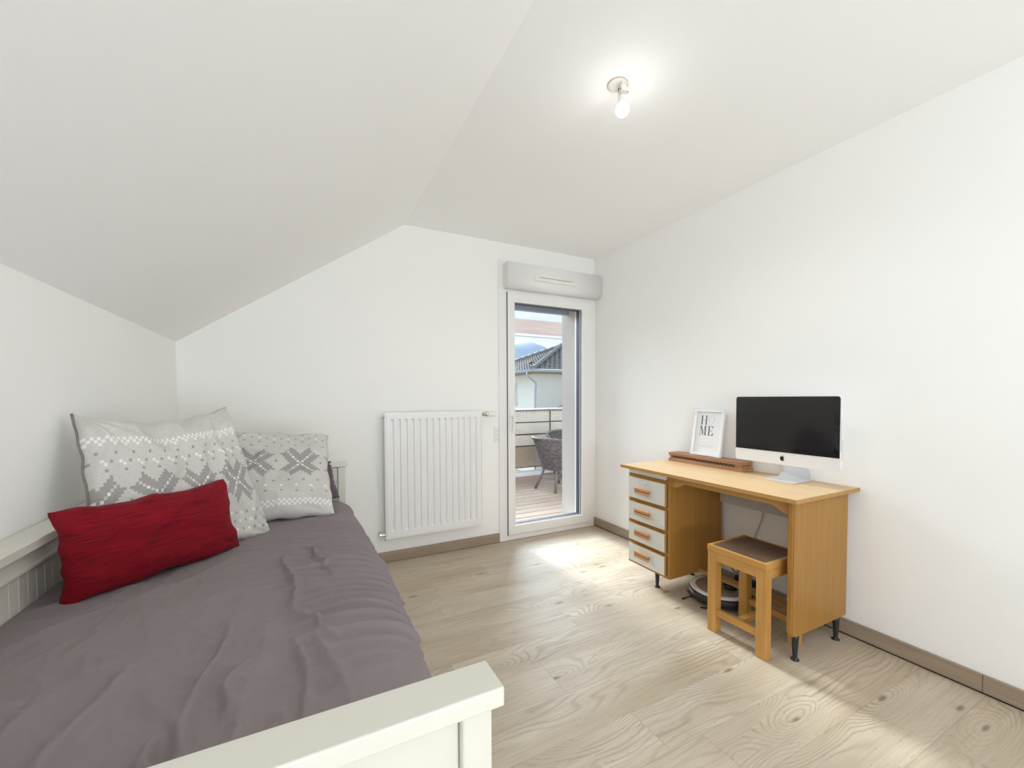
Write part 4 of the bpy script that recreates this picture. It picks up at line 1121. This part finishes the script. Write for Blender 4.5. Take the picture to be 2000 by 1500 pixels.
# wicker chairs
wk = M('dark rattan weave')
br = wk.n('ShaderNodeTexBrick'); br.inputs['Scale'].default_value = 1.0
uvm = wk.n('ShaderNodeMapping'); uvm.inputs['Scale'].default_value = (16, 9, 1); wk.t.links.new(wk.tc.outputs['UV'], uvm.inputs[0]); wk.t.links.new(uvm.outputs[0], br.inputs['Vector'])
br.inputs['Color1'].default_value = (.11, .095, .10, 1); br.inputs['Color2'].default_value = (.33, .30, .30, 1); br.inputs['Mortar'].default_value = (.03, .025, .025, 1); br.inputs['Mortar Size'].default_value = .035
wk.set(color=br.outputs[0], rough=.55); wk.bump(br.outputs['Fac'], -.5, .006)
cane = plain('dark cane', (.16, .14, .14), .45, var=.3, scale=40)
def wicker_chair(cx, cy, face, label, group):
    ch = thing('wicker_chair', (cx, cy, DZ0), label, 'chair', group)
    def pol(a, r, z): return Vector((cx + r * math.cos(face + a), cy + r * math.sin(face + a), DZ0 + z))
    # back shell wraps round the rear, a in [-rear..rear] measured from behind
    b = bm_new(); uvl = b.loops.layers.uv.new('UVMap'); NA, NZ = 48, 14; G = []
    span = 2.15
    for i in range(NA + 1):
        s = -1 + 2 * i / NA; a = PI + s * span
        top = .70 - .13 * abs(s) ** 2.5; row = []
        for j in range(NZ + 1):
            t = j / NZ; z = .285 + (top - .285) * t
            r = .215 + (.345 - .215) * t ** 1.25 + (.02 * (1 - abs(s)))
            row.append(b.verts.new(pol(a, r, z)))
        G.append(row)
    for i in range(NA):
        for j in range(NZ):
            f = b.faces.new((G[i][j], G[i + 1][j], G[i + 1][j + 1], G[i][j + 1])); f.smooth = True
            for lp, (u, v) in zip(f.loops, ((i, j), (i + 1, j), (i + 1, j + 1), (i, j + 1))): lp[uvl].uv = (u / NA, v / NZ)
    rim = [G[i][NZ].co.copy() for i in range(NA + 1)]
    bmesh.ops.solidify(b, geom=b.faces[:], thickness=.012)
    obj('woven_back', b, wk.m, ch)
    b = bm_new()
    for k in range(3):
        pts = []
        for i in range(len(rim)):
            for q in range(4):
                if i == len(rim) - 1 and q: break
                p = rim[i].lerp(rim[min(i + 1, len(rim) - 1)], q / 4); ph = (i * 4 + q) * .55 + k * 2 * PI / 3
                pts.append(p + Vector((0, 0, .010 * math.sin(ph) + .004)) + (p - Vector((cx, cy, p.z))).normalized() * .010 * math.cos(ph))
        tube(b, pts, .0095, 6)
    obj('braided_rim', b, cane, ch)
    b = bm_new(); lathe(b, [(0, .335), (.19, .335), (.215, .328), (.222, .310), (.222, .275), (.20, .268), (0, .268)], (cx, cy, DZ0), 32); obj('seat', b, cane, ch)
    for a in (.72, -.72, PI - .62, PI + .62):
        b = bm_new(); tube(b, [pol(a, .195, .30), pol(a, .235, .17), pol(a, .325, .002)], [.018, .0185, .0185], 12); obj('leg', b, cane, ch)
    b = bm_new(); tube(b, [pol(k * PI / 12, .235 + .01 * math.cos(4 * k * PI / 12), .165) for k in range(25)], .009, 8)
    obj('stretcher', b, cane, ch)
    for k in range(4):
        b = bm_new(); a0 = [.72, PI - .62, PI + .62, -.72][k]; a1 = a0 + (.45 if k % 2 == 0 else -.45)
        tube(b, spline([pol(a0, .235, .15), pol((a0 * .6 + a1 * .4), .215, .225), pol(a1, .205, .275)], 6), .008, 8); obj('brace', b, cane, ch)
    return ch
wicker_chair(3.115, 4.740, .25, 'dark wicker tub chair on the terrace deck, the nearer one seen from behind', None)
wicker_chair(3.73, 5.36, -1.9, 'dark wicker tub chair beside the railing, partly hidden behind the nearer chair', None)

# ------------------------------------------------------------------ neighbouring house
def tiles_mat(name, c1, c2):
    m = M(name)
    g = m.noise(m.vec(), 3, 3); m.set(color=m.mix(g, c1, c2), rough=.75); return m.m
tile_l = tiles_mat('grey concrete tiles', (.20, .19, .175), (.34, .32, .29))
tile_d = plain('tile row shade', (.045, .04, .04), .9)  # riser faces coloured dark as the shade under each tile row
hs = thing('house', (15.07, 22.8, -2.9), 'neighbouring house with grey tiled hip roof and cream walls beyond the railing', 'house')
E0 = Vector((10.40, 18.15, 2.64))          # eave corner nearest to us
ER = Vector((1, -.012, 0)).normalized(); EL = Vector((-ER.y, ER.x, 0))
LR, LL = 9.34, 9.34
AP = E0 + ER * LR / 2 + EL * LL / 2; AP.z = 4.55
C = [E0, E0 + ER * LR, E0 + ER * LR + EL * LL, E0 + EL * LL]
def roof_plane(A, B, apex, name='roof_slope'):
    """overlapping pan tiles as a stepped, rippled height field clipped to the triangle"""
    b = bm_new(); u = (B - A).normalized(); L = (B - A).length; mid = (A + B) / 2
    up = (apex - mid); up = up - u * up.dot(u); S = up.length; up.normalize(); n = u.cross(up).normalized()
    if n.z < 0: n = -n
    au = (apex - A).dot(u)
    rows = 20; tw = .30
    for r in range(rows):
        s0, s1 = S * r / rows, S * (r + 1) / rows + .03
        l0, l1 = au * s0 / S, L - (L - au) * s0 / S
        m0, m1 = au * s1 / S, L - (L - au) * s1 / S
        m0, m1 = min(m0, au), max(m1, au)
        ns_ = max(2, int((l1 - l0) / .05)); prev = None
        for i in range(ns_ + 1):
            x0 = l0 + (l1 - l0) * i / ns_; x1 = m0 + (m1 - m0) * i / ns_
            w0 = .009 * (math.sin(x0 / tw * 2 * PI + (r % 2) * PI) ** 1); w1 = .009 * math.sin(x1 / tw * 2 * PI + (r % 2) * PI)
            p0 = A + u * x0 + up * s0 + n * (.058 + w0); p1 = A + u * x1 + up * s1 + n * (.010 + w1); pd = A + u * x0 + up * s0 + n * (-.004)
            cur = (b.verts.new(p0), b.verts.new(p1), b.verts.new(pd))
            if prev:
                b.faces.new((prev[0], cur[0], cur[1], prev[1])); b.faces.new((prev[2], cur[2], cur[0], prev[0])).material_index = 1
            prev = cur
    return obj(name, b, [tile_l, tile_d], hs)
for k in range(4): roof_plane(C[k], C[(k + 1) % 4], AP)
for k in range(4):
    b = bm_new(); d = (AP - C[k]); n_ = 15
    for i in range(n_):
        p = C[k] + d * (i / n_) + Vector((0, 0, .09)); q = C[k] + d * ((i + 1.12) / n_) + Vector((0, 0, .09))
        tube(b, [p, q], [.135, .105], 10)
    obj('ridge_tiles', b, plain('ridge grey', (.26, .26, .27), .7), hs)
b = bm_new(); lathe(b, [(0, .25), (.10, .22), (.17, .10), (.17, -.05), (0, -.05)], (AP.x, AP.y, AP.z), 16); obj('roof_finial', b, plain('finial grey', (.24, .24, .25), .7), hs)
# roof vent tile
vp = E0 + EL * 2.3; up_ = (AP - (E0 + (EL * LL / 2))).normalized(); vp = vp + up_ * 1.3 + Vector((0, 0, .09))
b = bm_new(); tube(b, [vp, vp + EL * .30 + Vector((0, 0, .02))], [.07, .05], 8); obj('vent_tile', b, MAT['dark'], hs)
gut = plain('zinc gutter', (.50, .53, .58), .4, .3)
b = bm_new()
off = (ER + EL).normalized() * .10
Gc = [C[0] - ER * .08 - EL * .08, C[1] + ER * .08 - EL * .08, C[2] + ER * .08 + EL * .08, C[3] - ER * .08 + EL * .08]
for k in range(4): tube(b, [Gc[k] + Vector((0, 0, -.02)), Gc[(k + 1) % 4] + Vector((0, 0, -.02))], .075, 10)
obj('gutter', b, gut, hs)
ov = .48
Wc = [C[0] + ER * ov + EL * ov, C[1] - ER * ov + EL * ov, C[2] - ER * ov - EL * ov, C[3] + ER * ov - EL * ov]
b = bm_new()
for z0, z1, mi in ((2.48, 2.56, 0),):
    A = [b.verts.new((p.x, p.y, z0)) for p in C]; B2_ = [b.verts.new((p.x, p.y, z1)) for p in C]
    b.faces.new(A[::-1]); b.faces.new(B2_)
    for i in range(4): b.faces.new((A[i], A[(i + 1) % 4], B2_[(i + 1) % 4], B2_[i]))
obj('soffit', b, plain('orange brown soffit', (.34, .24, .17), .8), hs)
b = bm_new()
A = [b.verts.new((p.x, p.y, -2.9)) for p in Wc]; B2_ = [b.verts.new((p.x, p.y, 2.48)) for p in Wc]
b.faces.new(A[::-1]); b.faces.new(B2_)
for i in range(4): b.faces.new((A[i], A[(i + 1) % 4], B2_[(i + 1) % 4], B2_[i]))
obj('walls', b, plain('house render', (.80, .77, .70), .9, var=.04, scale=20), hs)
dn = -ER
b = bm_new()
g0 = C[0] + EL * .45 - ER * .08 + Vector((0, 0, -.08)); w0 = Wc[0] + EL * .05 - ER * .07
tube(b, spline([g0, g0 + Vector((0, 0, -.22)), Vector((w0.x, w0.y, 2.02)) , Vector((w0.x, w0.y, 1.7))], 5) + [Vector((w0.x, w0.y, -2.9))], .05, 8)
obj('downpipe', b, gut, hs)
# window on the left facade
def lw(s, t, z, o): p = Wc[0] + EL * s - ER * o; return Vector((p.x, p.y, z))
b = bm_new()
s0, s1, z0_, z1_ = 2.30, 3.4, .80, 2.03
for (a0, a1, c0, c1) in ((s0, s1, z0_, z0_ + .07), (s0, s1, z1_ - .07, z1_), (s0, s0 + .07, z0_, z1_), (s1 - .07, s1, z0_, z1_), (s0 + .5, s0 + .56, z0_, z1_)):
    vs = [b.verts.new(lw(a, 0, c, o)) for a in (a0, a1) for c in (c0, c1) for o in (0.001, .05)]
    for f in ((0, 1, 3, 2), (4, 6, 7, 5), (0, 4, 5, 1), (2, 3, 7, 6), (0, 2, 6, 4), (1, 5, 7, 3)): b.faces.new([vs[i] for i in f])
wf = obj('window', b, plain('window white', (.75, .76, .78), .5), hs)
b = bm_new(); vs = [b.verts.new(lw(a, 0, c, o)) for a in (s0 + .05, s1 - .05) for c in (z0_ + .05, z1_ - .05) for o in (0.001, .02)]
for f in ((0, 1, 3, 2), (4, 6, 7, 5), (0, 4, 5, 1), (2, 3, 7, 6), (0, 2, 6, 4), (1, 5, 7, 3)): b.faces.new([vs[i] for i in f])
obj('pane', b, plain('blue grey pane', (.22, .26, .34), .15), wf)
# neighbour's lower dark roof on the right
lr = thing('garage', (12.5, 15.0, -2.9), 'low outbuilding with a dark pitched roof just above the railing', 'building')
b = bm_new(); box(b, 10.6, 14.4, 14.2, 15.9, -2.9, .735); obj('walls', b, plain('garage render', (.7, .68, .63), .9), lr)
b = bm_new(); prism(b, [(10.35, .74), (14.65, .74), (12.5, 1.78)], lambda a, c, d: Vector((a, d, c)), 14.0, 16.0); obj('roof', b, plain('dark slate', (.03, .04, .055), .7), lr)
bm_tmp = None
# distant ground and wooded hill
b = bm_new(); quad(b, [(-700, 3.6, -2.92), (900, 3.6, -2.92), (900, 900, -2.92), (-700, 900, -2.92)])
struct('ground', b, plain('distant meadow', (.24, .25, .20), .95, var=.3, scale=.05), label='green ground far below the terrace', cat='ground')
b = bm_new(); Y0 = 900
NX = 260; top = []
def ridge(x): return 118 + 15 * math.exp(-((x - 470) / 75) ** 2) + 8 * math.sin(x / 70) + 20 * math.exp(-((x - 250) / 140) ** 2)
rowsH = []
for j in range(14):
    t = j / 13; row = []
    for i in range(NX + 1):
        x = -600 + 2000 * i / NX; h = ridge(x) * (math.sin(t * PI / 2)) + (noise.noise(Vector((x * .02, t * 4, 0))) * 7 + noise.noise(Vector((x * .2, t * 9, 3))) * 3.2) * t
        row.append(b.verts.new((x, Y0 - 260 + 260 * t, -3 + h)))
    rowsH.append(row)
for j in range(13):
    for i in range(NX): b.faces.new((rowsH[j][i], rowsH[j][i + 1], rowsH[j + 1][i + 1], rowsH[j + 1][i])).smooth = True
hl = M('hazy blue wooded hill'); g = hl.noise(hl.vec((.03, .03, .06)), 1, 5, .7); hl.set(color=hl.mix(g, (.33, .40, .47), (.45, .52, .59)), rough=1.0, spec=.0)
hill = obj('wooded_hill', b, hl.m); hill['kind'] = 'structure'; tag(hill, 'hazy blue wooded hill on the horizon', 'hill')
